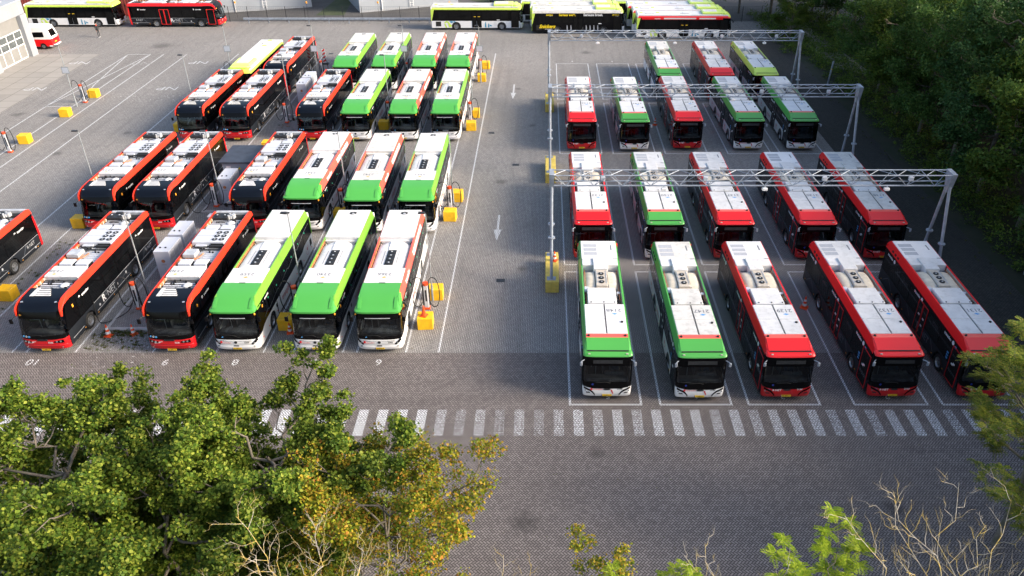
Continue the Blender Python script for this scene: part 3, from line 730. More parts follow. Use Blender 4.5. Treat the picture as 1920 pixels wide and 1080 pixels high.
# ---------- gas bus with hatched roof, twin cream tank hoods and stepped front cap
def hatched_roof_bus(cm='red', num='2132', rnet=True, rmat=None):
    root = thing('gas_bus', 'x', 'bus')
    ys = .45; sk = 'charcoal' if rnet else 'white'; L = 11.95
    rmat = rmat or cm
    obj('chassis', MB().box(-.95, .95, .4, 11.8, .38, 1.0).box(-1.2, 1.2, .9, 2.0, .40, .7).box(-1.2, 1.2, 3.5, 8.0, .36, .7).box(-1.2, 1.2, 9.5, 11.85, .38, .7), 'dark_metal', root)
    for sd in (-1, 1):
        if rnet:
            obj('skirt_panel', MB().prism(skirt_outline(ys+.02, L, .32, 1.20), sd*HW, sd*(HW-.05)), sk, root)
        else:
            obj('skirt_panel', MB().prism(skirt_outline(ys+.02, L, .32, .62), sd*(HW-.004), sd*(HW-.05)), 'charcoal', root)
            obj('upper_skirt', MB().prism(skirt_outline(ys+.02, L, .62, 1.2), sd*(HW-.004), sd*(HW-.05)), 'charcoal', root)
            o = skirt_outline(1.95, L-.1, .36, 1.18)
            w_ = MB()
            segs = [(3.42, 4.9), (6.4, 8.08), (9.42, L-.1)] if sd < 0 else [(.6, 2.08), (3.42, 8.08), (9.42, L-.1)]
            for a, b2 in segs: w_.prism([(a+.04, .36), (b2, .36), (b2, 1.28), (a, 1.28)], sd*(HW+.004), sd*(HW-.03))
            if sd < 0: w_.prism([(1.9, .40), (2.1, .40), (2.16, 1.0), (2.4, 1.14), (1.9, 1.2)], sd*(HW+.004), sd*(HW-.03))
            for ax in AX: w_.prism([(ax-.68, 1.28)]+[(ax+.64*math.cos(math.pi-math.pi*i/8), .48+.64*math.sin(math.pi*i/8)) for i in range(9)]+[(ax+.68, 1.28)], sd*(HW+.004), sd*(HW-.03))
            obj('white_panel', w_, 'white', root)
            em = MB(); n = 20
            for ce in (4.2, 10.4):
                for i in range(n):
                    if i in (3, 4, 5): continue
                    a0, a1 = 2*math.pi*i/n, 2*math.pi*(i+.75)/n
                    em.quad(*[(sd*(HW+.008), ce+r_*math.cos(a), .84+r_*math.sin(a)) for r_, a in ((.22, a0), (.25, a0), (.25, a1), (.22, a1))])
                em.quad(*[(sd*(HW+.008), ce+dy, .86+dz) for dy, dz in ((-.08, .0), (.04, .2), (.08, .05), (.02, -.1))])
            obj('side_emblem', em, 'text_red', root)
            text_side('side_lettering', 'transdev', .34, 'text_red', root, sd, 7.3, .84, HW+.012)
        obj('side_glazing', MB().prism([(ys+.03, 1.20), (L, 1.20), (L-.02, 2.62), (ys+.3, 2.62), (ys+.16, 2.0)], sd*(HW-.003), sd*(HW-.06)), 'side_glass', root)
        panes(root, sd, [(3.3, 4.8), (6.5, 7.6), (7.7, 9.1), (9.2, 10.6)] if sd < 0 else [(.9, 2.2), (2.3, 3.8), (3.9, 5.4), (5.5, 7.0), (7.1, 8.6), (8.7, 10.3)], 1.38, 2.36)
        for ya in (3.6, 8.0): obj('vent_window', MB().box(sd*(HW-.01), sd*(HW+.009), ya, ya+.7, 2.05, 2.2), 'dark_metal', root)
        ro = [(L+.08, 2.6), (L+.05, 2.95), (L-.15, 3.12), (1.5, 3.12), (.98, 2.98), (.62, 2.80), (.55, 2.6)]
        rl = rail(root, sd, ro, rmat, 2.5, .27, .07)
        for q in range(3):
            y = 10.9-q*.42; z = 2.78; x = HW+.013-(z-2.5)*.27
            obj('rail_vent', MB().box(sd*(x-.03), sd*(x+.022), y, y+.2, z-.05, z+.07), 'rubber', rl)
        obj('rail_inner', MB().box(sd*1.04, sd*1.10, 4.5, 8.6, 2.72, 3.06), 'beige', root)
        pi = MB()
        for q in range(3): pi.tube([(sd*(.99-q*.03), 4.6, 2.8+q*.09), (sd*(.99-q*.03), 8.5, 2.8+q*.09)], .018, 5)
        obj('rail_pipes', pi, 'copper', root)
        am = MB()
        for ya in (2.05, 3.5, 5.6, 7.9, 9.6, 11.5): am.box(sd*(HW-.01), sd*(HW+.014), ya, ya+.09, .52, .56)
        obj('side_marker', am, 'amber', root)
        if rnet:
            text_side('side_lettering', 'R', .66, 'rail_grey', root, sd, 4.5 if sd > 0 else 5.7, .84, bold=.02)
            text_side('side_lettering', '\u00b7NET', .56, 'skirt_graphic', root, sd, 5.45 if sd > 0 else 4.75, .84, bold=.01)
            g = MB()
            for (ya, za, yb, zb) in ((3.5, .66, 4.0, 1.15), (6.9, .7, 7.5, 1.15), (9.8, .6, 10.5, 1.1), (10.6, 1.1, 11.3, .6)):
                g.quad((sd*(HW+.003), ya, za), (sd*(HW+.003), ya+.07, za), (sd*(HW+.003), yb+.07, zb), (sd*(HW+.003), yb, zb))
            obj('skirt_graphic', g, 'skirt_graphic', root)
        for yy in (2.4, 6.6, 10.9):
            obj('operator_mark', MB().cyl((sd*(HW-.01), yy+.55*sd, 2.42), .12, sd*.02, 'x', 12), 'text_white', root)
            text_side('operator_lettering', 'transdev', .24, 'text_white', root, sd, yy-.1*sd, 2.42, bold=.006)
        obj('side_lamp', MB().box(sd*(HW-.01), sd*(HW+.012), 1.42, 1.58, 2.28, 2.42), 'sticker_blue', root)
        mm = MB().tube([(sd*1.2, .3, 2.5), (sd*1.36, .1, 2.52)], .025); mm.box(sd*1.30, sd*1.44, .0, .08, 2.30, 2.55, .03)
        obj('mirror', mm, 'galvanised', root, True)
    fm = 'deep_red' if rnet else 'dark_metal'
    door(root, .62, 1.75, .36, 2.38, fm, 1); door(root, 5.0, 6.3, .36, 2.38, fm, 2)
    ds = MB()
    for q, (yy, zz) in enumerate(((5.25, 1.5), (5.85, 1.5), (5.3, 1.05), (1.1, 1.45), (1.25, 1.35))): ds.box(-HW-.012, -HW-.017, yy, yy+.2, zz, zz+.1)
    obj('door_sticker', ds, 'text_white', root)
    sb = MB()
    for q in range(3): sb.box(-HW-.004, -HW-.008, 1.95, 2.15, 1.3+q*.16, 1.4+q*.16)
    obj('side_sticker', sb, 'sticker_blue', root)
    obj('wheel_arch_trim', MB().box(-.9, .9, 2.2, 3.3, .5, 1.15).box(-.9, .9, 8.2, 9.3, .5, 1.15), 'rubber', root)
    obj('rear_panel', MB().box(-1.26, 1.26, L-.08, L+.05, .38, 2.9, .04), 'red' if not rnet else cm, root)
    rr = []
    for y, z in ((L-.25, 3.02), (L-.05, 3.0), (L+.08, 2.9)): rr.append([(x, y+.10*(1-(x/1.15)**2), z) for x in [(-1.15+2.3*i/10) for i in range(11)]])
    obj('rear_lip', MB().grid(rr), 'deep_red', root, True)
    # front
    fc = 'deep_red' if rnet else 'white'
    obj('bumper', fpatch([(.12, .28, 1.20, .20), (.04, .36, 1.24, .26), (.0, .60, 1.26, .30), (.01, .88, 1.27, .32), (.02, .95, 1.27, .33)], n=4.5), fc, root, True)
    obj('front_panel', fpatch([(.0, .86, .75, .03), (.01, .93, 1.12, .14), (.03, 1.02, 1.27, .32), (.06, 1.25, 1.27, .33)], n=4.5), 'side_glass', root, True)
    obj('windscreen', fpatch([(.06, 1.25, 1.25, .33), (.10, 1.7, 1.24, .33), (.16, 2.2, 1.235, .33)], n=4.5), 'windscreen', root, True)
    obj('windscreen_frame', fpatch([(.055, 1.25, 1.272, .33), (.095, 1.7, 1.27, .33), (.155, 2.2, 1.27, .33)], n=4.5).v and MB().prism([(.30, 1.0), (.55, 1.0), (.62, 2.75), (.42, 2.75)], HW, 1.17).prism([(.30, 1.0), (.55, 1.0), (.62, 2.75), (.42, 2.75)], -HW, -1.17), 'side_glass', root)
    dd = obj('destination_display', fpatch([(.16, 2.2, 1.25, .33), (.20, 2.5, 1.25, .33), (.24, 2.70, 1.25, .34)], n=4.5), 'side_glass', root, True)
    obj('display_screen', MB().add([(-.75, .155, 2.36), (.75, .155, 2.36), (.75, .185, 2.56), (-.75, .185, 2.56)], [(0, 1, 2, 3)]), 'dark_metal', dd)
    obj('front_cap', fpatch([(.24, 2.70, 1.26, .34), (.22, 2.72, 1.27, .34), (.25, 2.78, 1.26, .34), (.45, 2.86, 1.20, .22), (.60, 2.88, 1.18, .1)], n=5), cm, root, True)
    cf = MB().box(-1.08, 1.08, .62, .68, 2.80, 2.86)
    cf.add([(-1.10, .55, 2.875), (1.10, .55, 2.875), (1.08, 1.32, 3.12), (-1.08, 1.32, 3.12)], [(0, 1, 2, 3)])
    cf.add([(-1.08, 1.32, 3.12), (1.08, 1.32, 3.12), (1.08, 1.36, 3.14), (-1.08, 1.36, 3.14)], [(0, 1, 2, 3)])
    obj('cap_slope', cf, cm, root)
    obj('cap_slot', MB().box(-1.05, 1.05, .50, .585, 2.875, 2.90), 'rubber', root)
    for sd in (-1, 1):
        obj('cap_corner', MB().add([(sd*1.26, .45, 2.78), (sd*1.08, .55, 2.88), (sd*1.08, 1.32, 3.13), (sd*1.11, 1.5, 3.13), (sd*1.18, .9, 2.95), (sd*1.2, .56, 2.80)], [(0, 1, 2, 3, 4, 5)]), rmat, root)
        obj('cap_lamp', MB().box(sd*.9, sd*1.02, .32, .38, 2.80, 2.86, .01), 'beige', root)
    obj('cap_strip', MB().box(-1.09, 1.09, 1.36, 1.70, 3.05, 3.13), 'light_red' if cm != 'lime' else 'lime', root)
    kn = MB()
    for sd in (-1, 1): kn.cyl((sd*.95, 1.52, 3.13), .065, .06, n=10)
    obj('strip_knob', kn, 'rubber', root)
    w = MB().tube([(-.95, .10, 1.15), (-.05, .02, 1.27), (.15, .03, 1.2)], .015, 5)
    obj('wiper', w, 'rubber', root)
    for sd in (-1, 1):
        def fy(x, R_=.30):
            a = min(abs(x)/1.26, .999); return R_*(1-(1-a**4.5)**(1/4.5))
        hl = MB()
        P = [(.62, .42), (.74, .60), (.85, .70), (1.02, .78), (1.2, .86)]
        for (xa, za), (xb, zb) in zip(P[:-1], P[1:]):
            hl.quad((sd*xa, fy(xa)-.014, za-.02), (sd*xb, fy(xb)-.014, zb-.02), (sd*xb, fy(xb)-.014, zb+.10), (sd*xa, fy(xa)-.014, za+.10))
        h = obj('headlight', hl, 'side_glass', root)
        l2 = MB()
        for xa, xb in ((.88, .98), (.98, 1.08)): l2.quad((sd*xa, fy(xa)-.014, .56), (sd*xb, fy(xb)-.014, .58), (sd*xb, fy(xb)-.014, .66), (sd*xa, fy(xa)-.014, .63))
        obj('lamp_lens', l2, 'dark_metal', h)
        obj('fog_light', MB().cyl((sd*1.12, fy(1.12)-.01, .74), .035, -.02, 'y', 8), 'headlight', root)
    n = 16
    obj('front_emblem', MB().add([(.2*math.cos(2*math.pi*i/n), -.012, .82+.06*math.sin(2*math.pi*i/n)) for i in range(n)], [tuple(range(n))]), 'dark_metal', root)
    obj('front_ribbon', MB().quad((.18, -.012, .78), (.26, -.012, .80), (.34, -.012, .55), (.30, -.012, .52)), 'text_red', root)
    st = MB().quad((-1.10, .09, .84), (-.98, .03, .78), (-.86, .015, .84), (-.98, .03, .90)); obj('front_sticker', st, 'sticker_blue', root)
    if rnet: text('front_lettering', 'R\u00b7NET', .17, 'text_white', root, (-.52, -.008, .80), (R(90), 0, 0), bold=.003)
    else:
        text('front_lettering', 'transdev', .15, 'text_red', root, (-.45, -.008, .82), (R(90), 0, 0))
        obj('front_mark', MB().cyl((-.80, .02, .82), .06, -.03, 'y', 12), 'text_red', root)
    text('front_number', num, .14, 'text_white' if rnet else 'text_black', root, (.66, -.004, .84), (R(90), 0, 0))
    for k in range(3): obj('route_sticker', MB().cyl((-1.05+k*.15, .13-.035*k, 1.10), .055, -.02, 'y', 12), 'sticker_navy' if k != 1 else 'text_white', root)
    plate(root, .02, .42, '04-BGN-7')
    interior(root, .42)
    # roof
    obj('roof_deck', MB().box(-1.12, 1.12, 1.6, L-.1, 2.6, 2.72), 'light_metal', root)
    hp = obj('roof_hatches', MB().box(-1.085, -.02, 1.72, 3.08, 2.73, 3.15, .02).box(.02, 1.085, 1.72, 3.08, 2.73, 3.15, .02).box(-1.085, -.02, 3.10, 4.5, 2.73, 3.15, .02).box(.02, 1.085, 3.10, 4.5, 2.73, 3.15, .02), 'roof_white', root)
    hg = MB()
    for q in range(34): hg.box(-.04, -.015, 1.78+q*.08, 1.82+q*.08, 3.151, 3.158); hg.box(.015, .04, 1.78+q*.08, 1.82+q*.08, 3.151, 3.158)
    obj('hatch_hinge', hg, 'dark_metal', hp)
    obj('roof_vent', MB().cyl((.86, 2.75, 3.15), .07, .05, n=12), 'rubber', root)
    roof_number(root, num, .50, 3.9, 3.152, 'sticker_blue')
    eb = obj('equipment_box', MB().box(-.88, .72, 4.55, 6.15, 2.75, 3.20, .03), 'roof_white', root)
    kk = MB()
    for q in (-.7, 0, .6): kk.cyl((q, 4.62, 3.2), .04, .03, n=8)
    obj('box_catch', kk, 'dark_metal', eb)
    sb = MB()
    rr_ = random.Random(5)
    for q in range(9): sb.cyl((.82+rr_.random()*.15, 4.7+q*.16, 2.74), .05, .15+rr_.random()*.15, n=8)
    for q in range(5): sb.box(-1.05, -.93, 4.7+q*.3, 4.85+q*.3, 2.74, 2.9+.02*q)
    obj('side_fittings', sb, 'dark_metal', root)
    obj('side_tank', MB().box(-1.06, -.75, 6.0, 6.5, 2.74, 3.08, .05).cyl((.9, 5.9, 2.74), .11, .28, n=12), 'cabinet_grey', root)
    for sd in (-1, 1):
        rows = []
        for k in range(9):
            a = k/8*math.pi; y = 7.35-1.0*math.cos(a)*1.0; h = abs(math.sin(a))**.45
            rows.append([(sd*(.38+.62*u_), y, 2.73+.36*h*(1-u_**4*.55)) for u_ in [i/8 for i in range(9)]])
        obj('tank_hood', MB().grid(rows), 'cream', root, True)
    fu = obj('fan_unit', MB().box(-.34, .34, 6.45, 8.2, 2.75, 3.16, .03).box(-.30, .30, 6.25, 6.46, 2.75, 3.02, .02), 'beige', root)
    fans(fu, [(0, 6.82+q*.45) for q in range(3)], 3.165, .155)
    fs = MB()
    for sx in (-.30, -.26, .26, .30): fs.box(sx-.008, sx+.008, 6.7, 8.1, 3.16, 3.175)
    for sx in (-.4, .4): fs.tube([(sx, 6.5, 3.02), (sx, 8.2, 3.02)], .03, 6)
    obj('unit_pipes', fs, 'light_metal', fu)
    obj('bridge_cover', MB().box(-.42, .42, 8.15, 9.5, 2.75, 3.26, .03).box(-1.06, 1.06, 8.75, 9.55, 2.75, 3.17, .02), 'roof_white', root)
    rc = obj('rear_cover', MB().box(-1.08, 1.08, 9.58, 11.75, 2.75, 3.16, .02), 'roof_white', root)
    gr = MB()
    for q in range(3): gr.box(-.93, -.12, 9.95+q*.5, 10.33+q*.5, 3.161, 3.166)
    obj('cover_grille', gr, 'cabinet_vent', rc)
    obj('cover_slot', MB().box(.72, .80, 10.6, 11.2, 3.161, 3.166).box(.8, 1.06, 9.52, 9.6, 3.166, 3.172), 'text_grey', rc)
    wheels(root)
    return root

# ---------- lime bus parked side on (white skirt, lime edges)
def country_bus(style='white', num='1020'):
    root = thing('country_bus', 'x', 'bus')
    ys = .42; L = 12.15
    sk = {'white': 'white', 'black': 'black', 'red': 'white'}[style]
    AXD = (2.85, 8.9)
    edge = 'lime' if style != 'black' else 'lime'
    obj('chassis', MB().box(-.95, .95, .4, 11.9, .38, 1.0).box(-1.2, 1.2, .9, 2.1, .40, .7).box(-1.2, 1.2, 3.7, 8.1, .36, .7).box(-1.2, 1.2, 9.7, 11.95, .38, .7), 'dark_metal', root)
    for sd in (-1, 1):
        obj('skirt_panel', MB().prism(skirt_outline(ys, L, .30, 1.20, AXD), sd*HW, sd*(HW-.05)), sk, root)
        obj('side_glazing', MB().prism([(ys, 1.20), (L, 1.20), (L-.02, 2.68), (ys+.2, 2.68), (ys+.1, 2.0)], sd*(HW-.003), sd*(HW-.06)), 'side_glass' if style != 'black' else 'black', root)
        panes(root, sd, [(2.0, 3.0), (3.1, 4.2), (4.3, 5.4), (6.9, 8.2), (8.3, 9.8), (9.9, 11.2)] if sd < 0 else [(1.0, 2.6), (2.7, 4.3), (4.4, 6.0), (6.1, 7.7), (7.8, 9.4), (9.5, 11.2)], 1.42, 2.42)
        if style == 'red':
            obj('side_banner', MB().box(sd*(HW-.01), sd*(HW+.01), 1.3, 11.6, 2.44, 2.72), 'red', root)
            obj('banner_panel', MB().box(sd*HW, sd*(HW+.014), 2.2, 4.3, 2.50, 2.66).box(sd*HW, sd*(HW+.014), 4.7, 8.8, 2.50, 2.66), 'text_white', root)
            text_side('banner_lettering', 'transdev', .22, 'text_white', root, sd, 9.6, 2.57, HW+.02, bold=.006)
        rail(root, sd, [(L+.02, 2.62), (L, 2.9), (L-.15, 3.0), (.6, 3.0), (.42, 2.85), (.40, 2.62)], {'white': 'lime', 'black': 'roof_white', 'red': 'red'}[style], 2.62, .5, .08)
        obj('corner_strip', MB().prism([(11.75, 2.62), (L-.05, 1.25), (L+.05, 1.25), (L+.03, 2.62)], sd*(HW+.012), sd*(HW-.06)), edge, root)
        obj('engine_grille', MB().box(sd*(HW-.02), sd*(HW+.008), 10.9, 11.6, .5, 1.12), 'rubber', root)
        if style == 'black':
            for yy, z_, sz in ((10.2, .95, .62), (9.9, 2.42, .26), (1.3, 2.42, .26)):
                text_side('brand_lettering', 'Snickers', sz, 'text_yellow', root, sd, yy, z_, shear=.35, bold=.012*sz/.3)
                text_side('brand_subline', 'WORKWEAR', sz*.28, 'text_white', root, sd, yy-.2, z_-sz*.55)
            text_side('slogan', 'Serieus werk.', .40, 'text_yellow', root, sd, 7.55 if sd < 0 else 4.3, 2.42, bold=.014)
            text_side('slogan', 'Serieuze broek.', .40, 'text_white', root, sd, 4.2 if sd < 0 else 7.7, 2.42, bold=.014)
            fg = MB(); rr = random.Random(8)
            for q in range(9):
                y = 3.5+q*.5; fg.quad(*[(sd*(HW+.006), y+a, b2) for a, b2 in ((0, .42), (.1, .42), (.13, .75), (.12, 1.1), (.05, 1.15), (-.02, .8))])
            obj('figure_graphic', fg, 'cabinet_vent', root)
        else:
            g = MB(); x = sd*(HW+.006)
            def ring(cy, cz, r0, r1, a0, a1, n=14):
                for i in range(n):
                    p, q = R(a0+(a1-a0)*i/n), R(a0+(a1-a0)*(i+1)/n)
                    g.quad(*[(x, cy+r_*math.cos(t), cz+r_*math.sin(t)) for r_, t in ((r0, p), (r1, p), (r1, q), (r0, q))])
            ring(10.15, .82, .17, .36, 20, 200); g.quad((x, 10.50, .85), (x, 10.30, .80), (x, 10.10, .32), (x, 10.32, .32))
            g.quad((x, 9.98, .75), (x, 9.82, .70), (x, 9.62, .38), (x, 9.85, .36)); g.quad((x, 9.82, .95), (x, 9.98, .85), (x, 9.62, .42), (x, 9.45, .56))
            obj('swirl_graphic', g, 'lime', root)
            g = MB(); g.quad((x, 9.75, 1.18), (x, 9.35, 1.18), (x, 9.25, .98), (x, 9.6, .92)); g.quad((x, 9.3, 1.18), (x, 9.05, 1.18), (x, 8.95, 1.08), (x, 9.1, 1.0))
            obj('swirl_graphic', g, 'teal', root)
            fg = MB()
            for cy, h_ in ((5.0, .72), (4.6, .5)):
                fg.quad((x, cy-.1, .36), (x, cy+.1, .36), (x, cy+.07, .36+h_*.8), (x, cy-.07, .36+h_*.8)); fg.cyl((sd*(HW), cy, .36+h_*.92), .06, sd*.006, 'x', 10)
            fg.quad((x, 4.5, .75), (x, 4.15, .62), (x, 4.2, .5), (x, 4.45, .55))
            obj('figure_graphic', fg, 'teal', root)
            tl = MB()
            for q in range(4): tl.box(sd*HW, sd*(HW+.004), 3.55, 3.95-.07*(q % 2), .98-q*.14, 1.0-q*.14)
            obj('small_print', tl, 'rail_grey', root)
        obj('side_sticker', MB().box(sd*HW, sd*(HW+.01), 3.1, 3.5, 1.28, 1.38), 'text_white', root)
        mirror(root, sd, .35, 2.4)
    door(root, .55, 1.6, .36, 2.42, 'side_glass', 1); door(root, 5.5, 6.8, .36, 2.42, 'side_glass', 2)
    if style != 'black': obj('door_label', MB().box(-HW-.012, -HW-.017, 5.7, 6.0, 1.72, 1.79).box(-HW-.012, -HW-.017, 6.25, 6.55, 1.72, 1.79), 'plate_yellow', root)
    obj('wheel_arch_trim', MB().box(-.9, .9, 2.3, 3.4, .5, 1.15).box(-.9, .9, 8.3, 9.5, .5, 1.15), 'rubber', root)
    obj('rear_panel', MB().box(-1.26, 1.26, L-.1, L+.04, .38, 2.95, .05), 'white' if style != 'black' else 'lime', root)
    obj('rear_window', MB().box(-1.0, 1.0, L+.03, L+.05, 1.6, 2.6), 'side_glass', root)
    obj('bumper', fpatch([(.10, .28, 1.20, .25), (.02, .40, 1.25, .32), (.0, .7, 1.27, .38), (.02, 1.0, 1.27, .38)]), 'white', root, True)
    obj('front_panel', fpatch([(.0, .70, .9, .1), (.02, 1.0, 1.27, .38), (.04, 1.25, 1.27, .38)]), 'side_glass', root, True)
    obj('windscreen', fpatch([(.04, 1.25, 1.265, .38), (.10, 1.8, 1.26, .38), (.18, 2.35, 1.25, .38)]), 'windscreen', root, True)
    obj('destination_display', fpatch([(.18, 2.35, 1.25, .38), (.24, 2.66, 1.24, .38)]), 'side_glass', root, True)
    obj('front_cap', fpatch([(.24, 2.66, 1.25, .38), (.26, 2.78, 1.22, .36), (.38, 2.95, 1.16, .28), (.62, 3.02, 1.12, .12), (1.3, 3.04, 1.12, 0)]), 'lime', root, True)
    for sd in (-1, 1):
        h = obj('headlight', MB().box(sd*.75, sd*1.05, .05, .09, .62, .80, .02), 'dark_metal', root)
        obj('lamp_lens', MB().cyl((sd*.9, .05, .71), .06, -.01, 'y', 10), 'headlight', h)
    plate(root, .01, .45, '20-BNZ-4'); interior(root)
    obj('roof_deck', MB().box(-1.17, 1.17, .6, L-.05, 2.8, 3.01, .03), 'roof_white', root)
    u = obj('roof_pod', MB().box(-.95, .95, 1.3, 3.9, 3.0, 3.28, .08), 'pale_lime', root)
    obj('pod_lid', MB().box(-.6, .6, 2.0, 3.7, 3.28, 3.30), 'roof_white', u)
    obj('pod_slot', MB().box(-.35, -.30, 2.2, 3.5, 3.301, 3.306).box(.3, .35, 2.2, 3.5, 3.301, 3.306), 'text_grey', u)
    obj('roof_pod', MB().box(-.95, .95, .75, 1.24, 3.0, 3.22, .07), 'pale_lime', root)
    hh = MB().box(-.5, .5, 5.6, 6.3, 3.01, 3.06, .02).box(-.5, .5, 10.4, 11.1, 3.01, 3.06, .02)
    ho = obj('roof_hatch', hh, 'roof_white', root)
    obj('hatch_edge', MB().box(-.52, -.50, 5.5, 6.7, 3.012, 3.035).box(-.52, -.50, 10.0, 11.2, 3.012, 3.035), 'rubber', ho)
    obj('hatch_lid', MB().box(-.25, .25, 9.3, 9.7, 3.01, 3.07, .02).box(-.25, .25, 11.4, 11.75, 3.01, 3.07, .02), 'pale_lime', ho)
    wheels(root, AXD)
    return root
# ------------------------------------------------------------------ ground
def sheet(name, x0, x1, y0, y1, z, m, cuts=1):
    return struct(obj(name, MB().quad((x0, y0, z), (x1, y0, z), (x1, y1, z), (x0, y1, z)), m))
sheet('ground', -600, 600, -300, 900, -.02, 'grass_ground')
sheet('yard', -95, 30.2, 36.6, 113.6, 0, 'grey_paver')
sheet('road', -95, 30.2, 8, 36.6, 0, 'brown_paver')
sheet('service_road', -95, 60, 113.6, 160, -.004, 'asphalt')
sheet('forest_floor', 30.2, 140, -20, 125, -.008, 'wood_floor')
sheet('apron', -62, -53.9, 60, 97.3, .004, 'concrete_slab')
struct(obj('path', MB().quad((32.2, 118, .002), (35.2, 118, .002), (37.0, 88, .002), (33.4, 92, .002)), 'sandy_path'))
sheet('shaded_dirty_paving', 25.6, 30.2, 8.0, 104, .005, 'shaded_mossy_paver')  # dirty strip by the wood, its colour darkened further to stand for shade
# ---- painted markings
LN = .006
def line(mb, a, b_, w=.12, z=LN):
    a = Vector((*a, z)); b_ = Vector((*b_, z)); d = (b_-a).normalized(); n = Vector((-d.y, d.x, 0))*w/2
    mb.quad(a-n, b_-n, b_+n, a+n)
mb = MB()
for X in (-30.3, -26.7, -22.3, -19.5, -18.7, -16.0, -14.3, -11.5, -10.7): line(mb, (X, 36.65), (X, 97 if X > -23 else 97))
line(mb, (-7.9, 36.65), (-7.9, 97)); line(mb, (-6.05, 36.65), (-6.0, 97.6), .13)
line(mb, (-29.5, 36.65), (-29.5, 40)); line(mb, (-33.1, 36.65), (-33.1, 97)); line(mb, (-34.6, 36.65), (-34.6, 97)); line(mb, (-37.2, 36.65), (-37.2, 97.4))
for X in (-43.4, -46.2, -47.8, -50.5): line(mb, (X, 40), (X, 97.2))
line(mb, (-50.5, 97.2), (-47.8, 97.2)); line(mb, (-50.5, 78.4), (-47.8, 78.4))
line(mb, (-50.5, 97.2), (-49.0, 85.5)); line(mb, (-49.0, 85.5), (-47.8, 80.3)); line(mb, (-47.8, 97.2), (-50.5, 78.4))
struct(obj('yard_lines', mb, 'line_grey'))
mb = MB(); mbb = MB()
BX = [(1.3, 5.0), (6.0, 9.7), (10.6, 14.3), (16.1, 19.9), (20.7, 24.5)]
for x0, x1 in BX:
    for y0, y1 in ((46.55, 60.05), (65.95, 79.4), (80.6, 93.3)):
        line(mb, (x0, y0), (x0, y1)); line(mb, (x1, y0), (x1, y1)); line(mb, (x0-.06, y0), (x1+.06, y0)); line(mb, (x0-.06, y1), (x1+.06, y1))
    line(mb, (x0, 36.6), (x0, 45.6)); line(mb, (x1, 36.6), (x1, 45.6)); line(mb, (x0-.06, 45.6), (x1+.06, 45.6))
    for m_ in (mbb,): line(m_, (x0, 32.1), (x0, 36.6)); line(m_, (x1, 32.1), (x1, 36.6)); line(m_, (x0-.06, 32.1), (x1+.06, 32.1))
struct(obj('bay_lines', mb, 'line_grey')); struct(obj('bay_lines', mbb, 'line_brown'))
zb = [MB() for _ in range(4)]; rz = random.Random(11)
for k in range(-30, 26):
    x = k+.69
    q = 0
    if -5.2 < x < .5 or 10 < x < 11.6: q = 3 if k % 2 else 2
    elif x > 5 and k % 3 == 0: q = 1
    elif x > -6: q = 1 if k % 2 else 2
    if x < -5.5: q = 0
    zb[q].quad((x-.25, 29.72, LN), (x+.25, 29.72, LN), (x+.25, 31.7, LN), (x-.25, 31.7, LN))
for q in range(4): struct(obj('zebra_crossing', zb[q], 'zebra_%d' % q))
def arrow(x, y0, y1, m='line_grey', w=.15):
    b_ = MB(); hd = (y1-y0)*.42
    b_.quad((x-w*.5, y0+hd, LN), (x+w*.5, y0+hd, LN), (x+w*.5, y1, LN), (x-w*.5, y1, LN)); b_.quad((x, y0, LN), (x+w*1.9, y0+hd, LN), (x-w*1.9, y0+hd, LN))
    struct(obj('lane_arrow', b_, m))
arrow(-3.45, 49.9, 54.0); arrow(-3.35, 80.6, 85.5)
def ground_text(s, x, y, size, m='line_grey', sx=1., bold=.03):
    o = text('ground_lettering', s, size, m, None, (x, y, LN+.002), (0, 0, math.pi), bold=bold, sx=sx); struct(o)
for s, x in (('10', -28.6), ('9', -21.2), ('8', -17.3), ('7', -12.9), ('6', -9.3)): ground_text(s, x, 35.75, .78, 'line_brown', bold=.008)
for s, x in (('5', 3.3), ('4', 8.0), ('3', 12.5), ('2', 18.0)): ground_text(s, x, 32.75, .5, 'line_brown', bold=.02)
for x, y in ((-54.6, 93.7), (-54.6, 84.0), (-40.7, 93.8), (-40.5, 84.2)): ground_text('NP', x, y, 1.55, bold=-.005, sx=1.15)
ground_text('NP', -47.2, 93.5, 1.55, 'faded_grey', bold=.0, sx=1.15)
for x, y in ((3.2, 94.2), (7.9, 94.2)): ground_text('1', x, y, .5)
# worn paint flecks and leaf litter
def flecks(name, regs, m, seed, kind='stuff'):
    rr = random.Random(seed); b_ = MB()
    for x0, x1, y0, y1, n, s in regs:
        for _ in range(n):
            x, y = rr.uniform(x0, x1), rr.uniform(y0, y1); a = rr.choice((0, math.pi/2)) if kind == 'p' else rr.uniform(0, 3.14); l, w = s*rr.uniform(.5, 1.5), s*rr.uniform(.2, .5)
            c, sn = math.cos(a), math.sin(a)
            b_.quad(*[(x+c*p-sn*q, y+sn*p+c*q, LN+.001) for p, q in ((-l, -w), (l, -w), (l, w), (-l, w))])
    o = obj(name, b_, m); o['kind'] = 'stuff'; return o
flecks('paint_flecks', [(-26.4, -22.6, 36.9, 38.6, 70, .07), (-26.4, -22.6, 33.5, 36.9, 26, .06), (-7.8, -6.1, 40, 62, 70, .05), (-7.8, -6.1, 68, 84, 24, .05), (-46, -31, 79.9, 82.3, 90, .09), (-56, -40, 38, 60, 10, .06), (-34.4, -33.2, 40, 58, 20, .05)], 'kerb', 4, 'p')
flecks('leaf_litter', [(-40, 28, 14, 34, 260, .035), (-35, -30, 36, 60, 120, .04), (-26.5, -22, 34, 60, 160, .05), (-26.4, -22.6, 36.8, 38.7, 170, .06), (22, 30, 20, 95, 380, .05), (-8, -6, 37, 90, 120, .04)], 'weed_leaf', 6)
